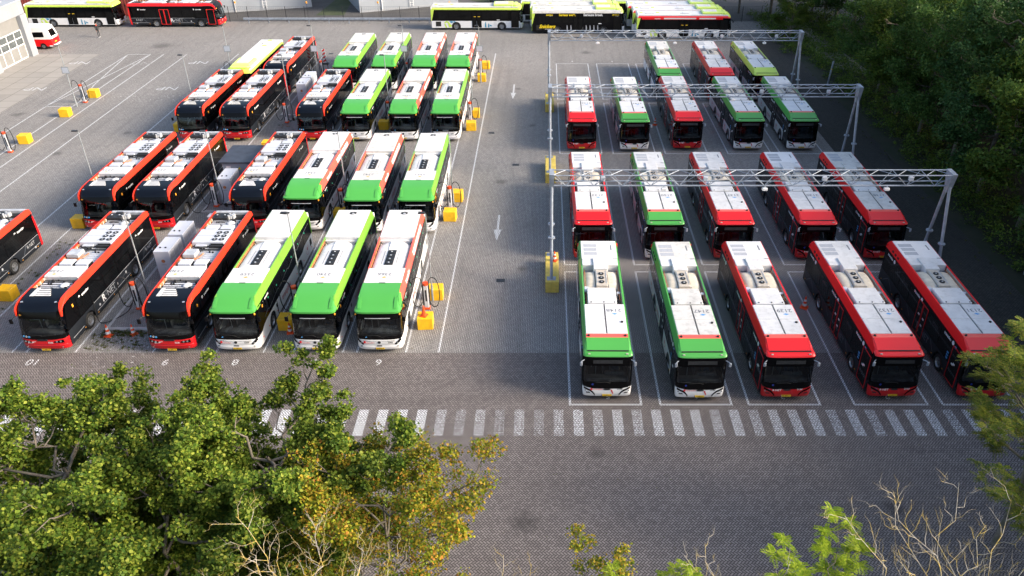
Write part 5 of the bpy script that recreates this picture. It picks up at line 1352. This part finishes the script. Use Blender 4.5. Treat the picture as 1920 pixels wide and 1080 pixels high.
# person walking by the buses
def person():
    r_ = thing('person', 'person in dark jacket and black trousers walking by the sideways lime bus', 'person', (-57.8, 105.2, 0), R(40))
    me = bpy.data.meshes.new('body'); 
    V = [(0, 0, .95), (0, 0, 1.18), (0, -.01, 1.42), (0, -.01, 1.52), (.17, 0, 1.43), (.23, .03, 1.15), (.22, -.05, .90), (-.17, 0, 1.43), (-.23, -.02, 1.16), (-.18, -.14, .93), (.09, 0, .9), (.10, -.06, .5), (.10, .05, .08), (.10, -.10, .04), (-.09, 0, .9), (-.10, -.12, .5), (-.10, -.10, .08), (-.10, -.26, .05)]
    Ed = [(0, 1), (1, 2), (2, 3), (2, 4), (4, 5), (5, 6), (2, 7), (7, 8), (8, 9), (0, 10), (10, 11), (11, 12), (12, 13), (0, 14), (14, 15), (15, 16), (16, 17)]
    rad = [.13, .13, .14, .055, .075, .05, .035, .075, .05, .035, .09, .06, .045, .035, .09, .06, .045, .035]
    me.from_pydata(V, Ed, []); o = bpy.data.objects.new('body', me); C.objects.link(o); o.parent = r_
    me.materials.append(M('cloth_black'))
    md = o.modifiers.new('skin', 'SKIN'); 
    for i, v in enumerate(me.skin_vertices[0].data): v.radius = (rad[i], rad[i]*.8); v.use_root = (i == 0)
    o.modifiers.new('sub', 'SUBSURF').levels = 1
    rows = []
    for k in range(9):
        a = k/8*math.pi; rows.append([(.078*math.sin(a)*math.cos(t), -.01+.095*math.sin(a)*math.sin(t), 1.65-.12*math.cos(a)) for t in [2*math.pi*i/12 for i in range(12)]])
    obj('head', MB().grid(rows, close=True).box(-.012, .012, -.125, -.09, 1.62, 1.66, .005), 'skin', r_, True)
    rows = []
    for k in range(6):
        a = k/10*math.pi; rows.append([(.088*math.sin(a)*math.cos(t), .005+.10*math.sin(a)*math.sin(t), 1.665+.125*math.cos(a)) for t in [2*math.pi*i/12 for i in range(12)]])
    obj('hair', MB().grid(rows, close=True), 'hair', r_, True)
    obj('collar', MB().cyl((0, -.01, 1.46), .10, .09, n=14, r2=.075), 'cloth_red', r_, True)
    for s, p in ((1, (.22, -.06, .88)), (-1, (-.18, -.16, .91))):
        h = MB().box(p[0]-.02, p[0]+.02, p[1]-.035, p[1]+.035, p[2]-.09, p[2]+.0, .012)
        for q in range(4): h.tube([(p[0], p[1]-.028+q*.018, p[2]-.08), (p[0], p[1]-.03+q*.018, p[2]-.155+abs(q-1.5)*.012)], .008, 5)
        h.tube([(p[0], p[1]-.035, p[2]-.03), (p[0], p[1]-.06, p[2]-.085)], .009, 5)
        obj('hand', h, 'skin', r_)
    for x, y in ((.10, -.04), (-.10, -.20)): obj('shoe', MB().box(x-.045, x+.045, y-.13, y+.12, 0, .08, .025), 'text_white', r_)
person()
# ------------------------------------------------------------------ workshop building on the left
r_ = thing('workshop', 'pale panelled workshop with grey doors at the left top corner', 'building', (-61.75, 97.7, 0))
H_ = 6.25
# wall facing +X with two door openings; y runs from 0 towards -Y
doors = [(-7.6, -1.55), (-14.6, -8.55), (-21.6, -15.5)]
w = MB(); ys_ = [0]
segs = [(-1.5, 0)]; prev = -7.65
for d in ((-8.5, -7.65), (-15.45, -14.65), (-24, -21.65)): segs.append(d)
for a, b_ in segs: w.box(-.35, 0, a, b_, 0, H_)
for a, b_ in ((-7.65, -1.5), (-14.65, -8.5), (-21.65, -15.45)): w.box(-.35, 0, a, b_, 4.75, H_)
w.box(-22, -.35, -.35, 0, 0, H_); w.box(-22, -.35, -24, -23.65, 0, H_)
obj('wall', w, 'wall_panel', r_)
t = MB()
for q in range(0, 24): t.box(-.005, .012, -.02-q*1.02, -.0-q*1.02, 4.8, H_-.02)
obj('panel_joint', t, 'wall_trim', r_)
for a, b_ in ((-1.5, -.55), (-8.5, -7.65), (-15.45, -14.65)): obj('pillar', MB().box(.0, .30, a, b_, 0, 4.8), 'wall_trim' if False else 'wall_panel', r_)
obj('pillar_edge', MB().box(.0, .32, -.55, -.35, 0, 4.82), 'wall_trim', r_)
for a, b_ in ((-7.6, -1.55), (-14.6, -8.55), (-21.6, -15.5)):
    d = obj('roller_door', MB().box(-.3, -.22, a, b_, 0, 4.75), 'roller_grey', r_)
    f = MB(); n = 4; wd = (b_-a)/n
    for z in (.02, 1.55, 2.35, 3.15): f.box(-.22, -.18, a, b_, z, z+.10)
    for q in range(n+1): f.box(-.22, -.18, min(a+q*wd, b_-.08), min(a+q*wd, b_-.08)+.08, .02, 3.2)
    obj('door_frame', f, 'white', d)
    g = MB()
    for q in range(n): g.box(-.221, -.205, a+q*wd+.1, a+(q+1)*wd-.02, 1.66, 2.34); g.box(-.221, -.205, a+q*wd+.1, a+(q+1)*wd-.02, 2.46, 3.14)
    obj('door_window', g, 'door_glass', d)
obj('roof', MB().box(-22.2, .12, -24.2, .12, H_, H_+.12), 'wall_trim', r_)
rf = MB()
for q in range(14): rf.box(-20, -1.2, -22+q*1.5, -21.2+q*1.5, H_+.13, H_+.22)
obj('roof_light', rf, 'cabinet_grey', r_)
# ------------------------------------------------------------------ back fence, guardrail
r_ = thing('mesh_fence', 'dark wire mesh fence with thin posts along the back of the yard', 'fence', (-75, 113.4, 0))
for q in range(41): obj('post', MB().box(q*2.62-.03, q*2.62+.03, -.03, .03, 0, 2.05), 'dark_metal', r_)
w = MB()
for q in range(11): w.box(0, 104.8, -.006, .006, .1+q*.19, .116+q*.19)
for q in range(420): w.box(q*.25, q*.25+.008, .006, .012, .05, 2.03)
obj('wire_mesh', w, 'dark_metal', r_)
r_ = thing('guardrail', 'galvanised guardrail in front of the mesh fence', 'guardrail', (-41.3, 112.4, 0))
w = MB()
rows = [[(x, y, z) for y, z in ((.02, .42), (-.06, .48), (-.06, .54), (.0, .58), (-.06, .62), (-.06, .70), (.02, .76))] for x in (0, 26.2)]
obj('rail', MB().grid(rows), 'galvanised', r_)
for q in range(10): obj('post', MB().box(.6+q*2.75, .7+q*2.75, .03, .13, 0, .72), 'galvanised', r_)
# ------------------------------------------------------------------ sheds beyond the fence
def shed(label, p0, p1, h, deep=14):
    a = Vector((*p0, 0)); b_ = Vector((*p1, 0)); d = b_-a; L = d.length
    r_ = thing('storage_shed', label, 'building', a, math.atan2(d.y, d.x), 'pale grey sheds beyond the fence')
    obj('wall', MB().box(0, L, 0, deep, 0, h), 'shed_grey', r_)
    j = MB()
    for q in range(1, int(L/2.4)+1): j.box(q*2.4, q*2.4+.03, -.012, 0, .1, h)
    obj('panel_joint', j, 'wall_trim', r_)
    obj('base_strip', MB().box(0, L, -.03, -.001, 0, .25), 'wall_trim', r_)
    dp = obj('downpipe', MB().tube([(L*.22, -.1, 0), (L*.22, -.1, h)], .06, 6), 'barrier_white', r_)
    lx = L*.5; ld = MB().tube([(lx, -.15, .3), (lx, -.15, h)], .03, 5).tube([(lx+.5, -.15, .3), (lx+.5, -.15, h)], .03, 5)
    for q in range(int(h/.35)): ld.tube([(lx, -.15, .5+q*.35), (lx+.5, -.15, .5+q*.35)], .02, 4)
    obj('ladder', ld, 'barrier_white', r_)
shed('pale grey panelled shed beyond the fence, left one behind the guardrail', (-47.5, 118.2), (-34.4, 122.2), 7)
shed('pale grey panelled shed beyond the fence, right one with a ladder', (-26.6, 118.6), (-13.0, 124.2), 7)
r_ = thing('container_stack', 'rusty red structure behind the sideways buses at top left', 'container', (-78, 116.5, 0))
obj('box', MB().box(0, 12.0, 0, 2.4, 0, 2.6), 'rust_red', r_); obj('box', MB().box(12.3, 24.3, 0, 2.4, 0, 2.6), 'rust_red', r_)
rb_ = MB()
for q in range(60): rb_.box(.1+q*.4, .25+q*.4, -.04, -.001, .15, 2.5)
obj('ribs', rb_, 'cone_orange' if False else 'rust_red', r_)
b_ = MB().quad((-32.6, 117, .0), (-28.6, 117, .0), (-29.5, 128, .0), (-32.0, 128, .0)); struct(obj('grass_strip', b_, 'grass_ground'))
b_ = MB().quad((-11.8, 127, .0), (-7.9, 123.5, .0), (-9, 140, .0), (-14, 140, .0)); struct(obj('grass_strip', b_, 'grass_ground'))
for q, x in enumerate((-43.4, -33.4, -23.4, -13.4, 7.0)):
    o = thing('marker_light', 'small orange ball lamp on a thin stake beyond the fence, %s' % ('leftmost', 'second from left', 'third from left', 'by the grass strip', 'rightmost')[q], 'lamp', (x, 116.0, 0), 0, 'orange ball lamps beyond the fence')
    obj('stake', MB().tube([(0, 0, 0), (0, 0, 1.9)], .02, 5), 'dark_metal', o); obj('ball', MB().cyl((0, 0, 1.9), .12, .22, n=10), 'amber', o, True)
# right hand posts in the wood edge
r_ = thing('camera_mast', 'slim mast with two white boxes in the wood edge right of the near gantry', 'mast', (31.6, 45.3, 0))
obj('pole', MB().tube([(0, 0, 0), (0, 0, 6.6)], .05, 8), 'post_grey', r_); obj('control_box', MB().box(-.25, .2, -.25, -.05, 3.9, 4.9, .03), 'barrier_white', r_); obj('control_box', MB().box(-.1, .2, -.2, -.05, 5.1, 5.7, .03), 'barrier_white', r_)
r_ = thing('bollard_post', 'short grey post with yellow band at the wood edge by the back gantry', 'post', (30.6, 85.2, 0))
obj('pole', MB().tube([(0, 0, 0), (.2, 0, 2.6)], .10, 8), 'galvanised', r_); obj('yellow_band', MB().cyl((.14, 0, 1.7), .10, .14, n=10), 'text_yellow', r_)
r_ = thing('street_lamp', 'grey street lamp pole leaning at the right edge beside the dark wood', 'street lamp', (32.3, 41.0, 0))
obj('pole', MB().tube([(0, 0, 0), (.25, 0, 5.2)], .08, 8), 'galvanised', r_); obj('lamp_head', MB().box(-.5, .35, -.12, .12, 5.15, 5.3, .03), 'light_metal', r_)
# ------------------------------------------------------------------ trees
def np_mesh(name, V, F, m, parent=None, loc=None, smooth=False):
    V = np.asarray(V, np.float32); F = np.asarray(F, np.int32); k = F.shape[1]
    me = bpy.data.meshes.new(name)
    me.vertices.add(len(V)); me.vertices.foreach_set('co', V.ravel())
    me.loops.add(F.size); me.loops.foreach_set('vertex_index', F.ravel())
    me.polygons.add(len(F)); me.polygons.foreach_set('loop_start', np.arange(0, F.size, k, dtype=np.int32))
    if hasattr(me.polygons[0], 'loop_total'):
        try: me.polygons.foreach_set('loop_total', np.full(len(F), k, np.int32))
        except Exception: pass
    me.materials.append(M(m)); me.update(calc_edges=True)
    if smooth: me.polygons.foreach_set('use_smooth', np.ones(len(F), bool))
    o = bpy.data.objects.new(name, me); C.objects.link(o)
    if parent: o.parent = parent
    if loc: o.location = loc
    return o
def leaves(tips, per, spread, size, rng, shape='oak', up=.6, flat=.7):
    """leaf sized faces in clumps round the twig tips"""
    tips = np.asarray(tips); n = len(tips)*per
    c = np.repeat(tips, per, 0)
    off = rng.normal(0, 1, (n, 3)); off /= np.maximum(np.linalg.norm(off, axis=1, keepdims=True), 1e-6)
    off *= (rng.random((n, 1))**.5)*spread*rng.uniform(.6, 1.3, (len(tips), 1)).repeat(per, 0); off[:, 2] *= flat
    P = c+off
    nrm = rng.normal(0, 1, (n, 3)); nrm[:, 2] = np.abs(nrm[:, 2])+up; nrm /= np.linalg.norm(nrm, axis=1, keepdims=True)
    t = rng.normal(0, 1, (n, 3))+off*1.2/spread; t -= nrm*(t*nrm).sum(1, keepdims=True); t /= np.maximum(np.linalg.norm(t, axis=1, keepdims=True), 1e-6)
    b_ = np.cross(nrm, t)
    s = (size*rng.uniform(.6, 1.35, (n, 1)))
    if shape == 'oak':      # lobed outline, one six sided face
        pr = [(-.5, 0, 0), (-.15, .28, .05), (.25, .36, .02), (.55, .0, -.08), (.25, -.36, .02), (-.15, -.28, .05)]
    else:
        pr = [(-.5, 0, 0), (0, .25, .04), (.5, 0, -.04), (0, -.25, .04)]
    k = len(pr)
    V = np.stack([P+s*(a*t+b2*b_+c2*nrm) for a, b2, c2 in pr], 1).reshape(-1, 3)
    F = np.arange(n*k).reshape(n, k)
    return V, F
def feather(tips, per, length, rng, pairs=8, lw=.045, droop=.3):
    """compound leaves: narrow leaflets in pairs along an arching rib"""
    Vs = []
    for tp in tips:
        for _ in range(per):
            a = rng.uniform(0, 2*math.pi); el = rng.uniform(-.1, .5); L = length*rng.uniform(.7, 1.2)
            d = np.array([math.cos(a), math.sin(a), el]); d /= np.linalg.norm(d); sdv = np.array([-math.sin(a), math.cos(a), rng.uniform(-.25, .25)])
            for i in range(pairs):
                t = (i+1)/pairs; p = np.array(tp)+d*L*t+np.array([0, 0, -droop*L*t*t]); ll = L*.30*(1-.5*abs(t-.45))
                for s in (-1, 1):
                    q = p+(sdv*s*.85+d*.45)*ll; m_ = (p+q)/2; w = d*lw*.5
                    Vs += [p, m_-w, q, m_+w]
    V = np.array(Vs); return V, np.arange(len(V)).reshape(-1, 4)
def skeleton(rng, H, base, rad, n1=9, n2=6, n3=5, tr=.16, sq=1., lean=(0, 0), up=.5, irr=.35):
    """trunk, limbs, branches, twigs; returns tubes for each level and twig tips"""
    tubes = [[], [], [], []]; tips = []
    top = np.array([lean[0], lean[1], H*.86]); tk = []
    for k in range(7):
        t = k/6; tk.append(np.array([lean[0]*t+rng.normal(0, .07)*k/3, lean[1]*t+rng.normal(0, .07)*k/3, H*.86*t]))
    tubes[0].append((tk, tr, tr*.25))
    def trunk(t):
        f = t*6; i = min(int(f), 5); return tk[i]*(1-(f-i))+tk[i+1]*(f-i)
    def bend(a, b_, n=5, sag=.0, j=.06):
        L = np.linalg.norm(b_-a); return [a+(b_-a)*k/n+rng.normal(0, j*L, 3)*math.sin(math.pi*k/n)+np.array([0, 0, sag*L*math.sin(math.pi*k/n)]) for k in range(n+1)]
    for i in range(n1):
        t = base/H+(1-base/H)*(i/n1)**1.1*.9; t = min(t/.86, .97)
        a = i*2.4+rng.uniform(-.4, .4); s = trunk(t)
        z = s[2]; rel = (z-base)/(H-base); rr = rad*math.sqrt(max(.08, 1-(rel-.35)**2/.50))*rng.uniform(1-irr, 1+irr*.4)
        e = s+np.array([math.cos(a)*rr, math.sin(a)*rr*sq, rr*up*rng.uniform(.4, 1.3)+.3])
        e[2] = min(e[2], H*1.0)
        limb = bend(s, e, 6, -.06); tubes[1].append((limb, tr*.45*(1-.4*rel), tr*.12))
        for j in range(n2):
            u = .3+.7*(j+.6)/n2; f = u*6; q = min(int(f), 5); p = limb[q]*(1-(f-q))+limb[q+1]*(f-q)
            d = (e-s)/np.linalg.norm(e-s); sd_ = np.cross(d, [0, 0, 1]); sd_ /= np.linalg.norm(sd_)
            bl = rr*.42*(1.25-u*.6)*rng.uniform(.7, 1.2)
            v = d*.6+sd_*(1 if j % 2 else -1)*rng.uniform(.4, 1.0)+np.array([0, 0, rng.uniform(-.15, .7)]); v /= np.linalg.norm(v)
            br = bend(p, p+v*bl, 4, .0, .08); tubes[2].append((br, tr*.16, tr*.05))
            for k in range(n3):
                w = .35+.65*(k+.5)/n3; f = w*4; q2 = min(int(f), 3); pp = br[q2]*(1-(f-q2))+br[q2+1]*(f-q2)
                v2 = v*.7+rng.normal(0, .6, 3)+np.array([0, 0, .25]); v2 /= np.linalg.norm(v2)
                tw = bend(pp, pp+v2*bl*.38*rng.uniform(.6, 1.2), 3, 0, .08); tubes[3].append((tw, tr*.06, tr*.02)); tips.append(tw[-1]); 
                if rng.random() < .5: tips.append(tw[2])
    return tubes, tips
def tube_np(tl, n):
    V = []; F = []; o = 0
    for pts, r0, r1 in tl:
        pts = [Vector(p) for p in pts]; m = len(pts)
        for k, p in enumerate(pts):
            d = (pts[min(k+1, m-1)]-pts[max(k-1, 0)]).normalized(); u = d.cross(Vector((.13, .2, 1)) if abs(d.z) < .9 else Vector((1, .1, 0))).normalized(); w = d.cross(u)
            rr = r0+(r1-r0)*k/(m-1)
            for i in range(n):
                a = 2*math.pi*i/n; V.append(tuple(p+u*math.cos(a)*rr+w*math.sin(a)*rr))
        for k in range(m-1):
            for i in range(n): F.append((o+k*n+i, o+k*n+(i+1) % n, o+(k+1)*n+(i+1) % n, o+(k+1)*n+i))
        o += m*n
    return np.array(V), np.array(F)
def make_tree(name, label, cat, loc, seed, H, base, rad, leafm, per=26, spread=.5, lsize=.16, n=(9, 6, 5), tr=.16, bark='bark', group=None, shape='oak', lv=4, sq=1, lean=(0, 0), kind='leaf', up=.5, irr=.35, flen=.5, upn=.6):
    rng = np.random.default_rng(seed)
    root = thing(name, label, cat, loc, 0, group)
    tubes, tips = skeleton(rng, H, base, rad, *n, tr=tr, sq=sq, lean=lean, up=up, irr=irr)
    allt = [(tube_np(tubes[0], 10)), tube_np(tubes[1], 7)]
    if lv >= 3: allt.append(tube_np(tubes[2], 5))
    if lv >= 4: allt.append(tube_np(tubes[3], 4))
    V = np.concatenate([a for a, _ in allt]); o = 0; Fs = []
    for a, f in allt: Fs.append(f+o); o += len(a)
    n0 = len(allt[0][0]); f0 = len(allt[0][1])
    np_mesh('trunk', allt[0][0], allt[0][1], bark, root, None, True)
    np_mesh('branches', V[n0:], np.concatenate(Fs[1:])-n0, bark, root, None, True)
    if leafm:
        if kind == 'leaf': V, F = leaves(tips, per, spread, lsize, rng, shape, upn)
        else: V, F = feather(tips, per, flen, rng)
        np_mesh('crown', V, F, leafm, root)
    return root
gf = 'trees in front of the yard at the bottom of the photo'
make_tree('oak_tree', 'broad green oak rising highest at bottom left, its top before the front buses', 'tree', (-8.9, 19.6, 0), 21, 9.9, 2.8, 3.6, 'oak_leaf', per=75, spread=.30, lsize=.105, n=(24, 8, 6), tr=.18, group=gf)
make_tree('oak_tree', 'green oak at bottom left corner with bare limbs showing through', 'tree', (-15.4, 18.8, 0), 34, 10.1, 2.8, 4.6, 'oak_leaf', per=75, spread=.33, lsize=.105, n=(26, 8, 6), tr=.18, group=gf)
make_tree('oak_tree', 'darker green oak low at the bottom edge between the two tall oaks', 'tree', (-11.9, 17.2, 0), 35, 9.5, 2.5, 3.9, 'oak_leaf_dark', per=75, spread=.36, lsize=.105, n=(16, 7, 6), tr=.16, group=gf)
make_tree('oak_tree', 'green oak cut off by the left edge at the bottom corner', 'tree', (-20.5, 16.0, 0), 36, 9.6, 2.5, 4.2, 'oak_leaf', per=75, spread=.36, lsize=.105, n=(16, 7, 6), tr=.16, group=gf)
make_tree('oak_tree', 'small green oak filling the gap between the two tall oaks, over the crossing', 'tree', (-12.4, 20.2, 0), 38, 8.6, 2.6, 3.0, 'oak_leaf', per=75, spread=.33, lsize=.105, n=(18, 7, 6), tr=.13, group=gf)
make_tree('maple_tree', 'maple turning orange and yellow in front of the zebra crossing', 'tree', (-5.0, 17.2, 0), 47, 9.9, 3.0, 3.1, 'autumn_leaf', per=34, spread=.32, lsize=.082, n=(19, 8, 6), tr=.12, group=gf, up=.8)
make_tree('bare_tree', 'leafless pale branched tree with yellow lichen before the autumn maple', 'bare tree', (-5.8, 12.9, 0), 5, 11.4, 5.2, 2.5, None, n=(20, 10, 6), tr=.055, bark='pale_bark', group=gf, up=1.5)
make_tree('bare_tree', 'leafless pale branched tree with yellow lichen at bottom right', 'bare tree', (10.4, 12.9, 0), 8, 11.2, 5.6, 2.8, None, n=(18, 9, 6), tr=.055, bark='pale_bark', group=gf, up=1.5)
make_tree('bare_tree', 'small leafless lichened tree left of the lime feather leaved sapling', 'bare tree', (5.3, 12.7, 0), 9, 10.4, 5.6, 1.8, None, n=(11, 8, 5), tr=.045, bark='pale_bark', group=gf, up=1.4)
make_tree('bare_tree', 'few bare pale twigs at the bottom edge right of the maple', 'bare tree', (-1.0, 12.7, 0), 12, 10.1, 5.6, 1.4, None, n=(8, 7, 5), tr=.04, bark='pale_bark', group=gf, up=1.5)
make_tree('sapling', 'lime green feather leaved sapling at the bottom edge right of centre', 'sapling', (7.4, 13.4, 0), 14, 10.9, 6.0, 1.5, 'lime_leaf', per=4, n=(13, 5, 3), tr=.045, group=gf, kind='feather', flen=.30, up=1.2)
make_tree('shrub', 'golden and green leaved bush peeping in at the bottom centre', 'bush', (.9, 14.2, 0), 15, 10.2, 6.0, 1.7, 'golden_leaf', per=26, spread=.24, lsize=.075, n=(9, 5, 3), tr=.06, group=gf, up=.9)
make_tree('sapling', 'pale lime feather leaved bush beside the golden leaved one at bottom centre', 'bush', (2.9, 14.0, 0), 16, 10.3, 6.0, 1.4, 'lime_leaf', per=3, n=(6, 4, 3), tr=.05, group=gf, kind='feather', flen=.26, up=1.2)
make_tree('locust_tree', 'feathery yellow green tree covering the front right bus', 'tree', (19.0, 23.0, 0), 18, 11.0, 4.5, 3.2, 'feather_leaf', per=4, n=(18, 7, 5), tr=.14, group=gf, kind='feather', flen=.34, up=.5)
make_tree('locust_tree', 'darker feathery tree low at the right edge below the yellow green one', 'tree', (19.2, 20.2, 0), 19, 8.8, 3.0, 2.9, 'feather_leaf', per=4, n=(12, 6, 5), tr=.12, group=gf, kind='feather', flen=.34, up=.4)
# the wood on the right: shared shapes, each tree its own object
gw_ = 'dark leafy trees of the wood along the right of the yard'
protos = []
for q, (lm, H, rd, sd) in enumerate((('wood_leaf_a', 14.5, 5.0, 61), ('wood_leaf_b', 13.0, 4.6, 62), ('wood_leaf_c', 15.5, 4.8, 63), ('wood_leaf_a', 12.0, 4.6, 64))):
    protos.append(make_tree('wood_tree', 'x', 'tree', (0, 0, 0), sd, H, 2.2, rd, lm, per=34, spread=.78, lsize=.25, n=(22, 7, 5), tr=.22, group=gw_, lv=3, shape='leaf', irr=.3, upn=.5))
rw = random.Random(77)
WOOD = []
xr = {0: (34.6, 7.0), 1: (40.5, 7.0)}
k = 0
for row, x0 in enumerate((35.2, 41.0, 47.5, 55.0, 63.0)):
    y = -8.0 + row*2.5
    while y < 122:
        if not (row == 0 and 84 < y < 120) and not (row > 3 and y < 34):
            WOOD.append((x0-(2.5 if y < 26 and row == 0 else 0)+rw.uniform(-.9, .9), y, row))
        y += rw.uniform(5.4, 7.2)+row*.8
edge_lab = ['dark leafy tree at the edge of the wood right of the near bays', 'dark leafy tree at the edge of the wood beside the middle bays', 'dark leafy tree at the edge of the wood beside the far bays']
for x, y, row in WOOD:
    pr = protos[rw.randrange(4)]
    lab = 'dark green tree deep inside the wood at right, crown merging with its neighbours' if row else edge_lab[0 if y < 50 else 1 if y < 72 else 2]
    o = repeat(pr, USED, lab, (x, y, -.2), rw.uniform(0, 6.28), gw_)
    s = rw.uniform(.85, 1.12); o.scale = (s, s, s*rw.uniform(.9, 1.12))
far = [(31.8, 116.5, 1.0, 'dark tree behind the back gantry with its pale trunk bare below the crown'), (27.8, 118.5, .8, 'bright edged tree beside the rightmost sideways buses'),
       (36.5, 113.0, 1.05, 'dark tree between the back gantry and the sandy path'), (31.5, 104.5, .55, 'low dark tree under the right end of the back gantry'), (41.0, 121.0, 1.1, 'dark tree behind the sandy path')]
for x, y, s, lab in far:
    o = repeat(protos[(int(x)) % 3], USED, lab, (x, y, 0), x, 'dark trees behind the back gantry'); o.scale = (s, s, s)
# undergrowth and weeds
def scrub(name, regs, m, seed, size, spread, per):
    rng = np.random.default_rng(seed); tips = []
    for x0, x1, y0, y1, n, h in regs:
        t = np.stack([rng.uniform(x0, x1, n), rng.uniform(y0, y1, n), rng.uniform(.05, h, n)*rng.random(n)], 1); tips.append(t)
    V, F = leaves(np.concatenate(tips), per, spread, size, rng, 'leaf', .4)
    V[:, 2] = np.maximum(V[:, 2], .012)
    o = np_mesh(name, V, F, m); o['kind'] = 'stuff'; return o
scrub('undergrowth', [(31.2, 36, 18, 100, 1500, 1.8), (29.0, 41, 97, 118, 900, 1.5)], 'wood_leaf_b', 71, .20, .6, 24)
scrub('weeds', [(-26.1, -25.8, 38.6, 45, 22, .12), (-26.2, -23.3, 38.2, 38.7, 60, .20), (-26.5, -23.2, 36.9, 38.4, 34, .06), (-25.6, -24, 40, 41.5, 10, .15), (-23.4, -23.2, 53, 64, 14, .1), (-34.3, -33.3, 38, 50, 28, .05), (-25.5, -23.6, 71, 75, 12, .1), (29.4, 30.1, 25, 95, 60, .1)], 'weed_leaf', 72, .07, .13, 26)
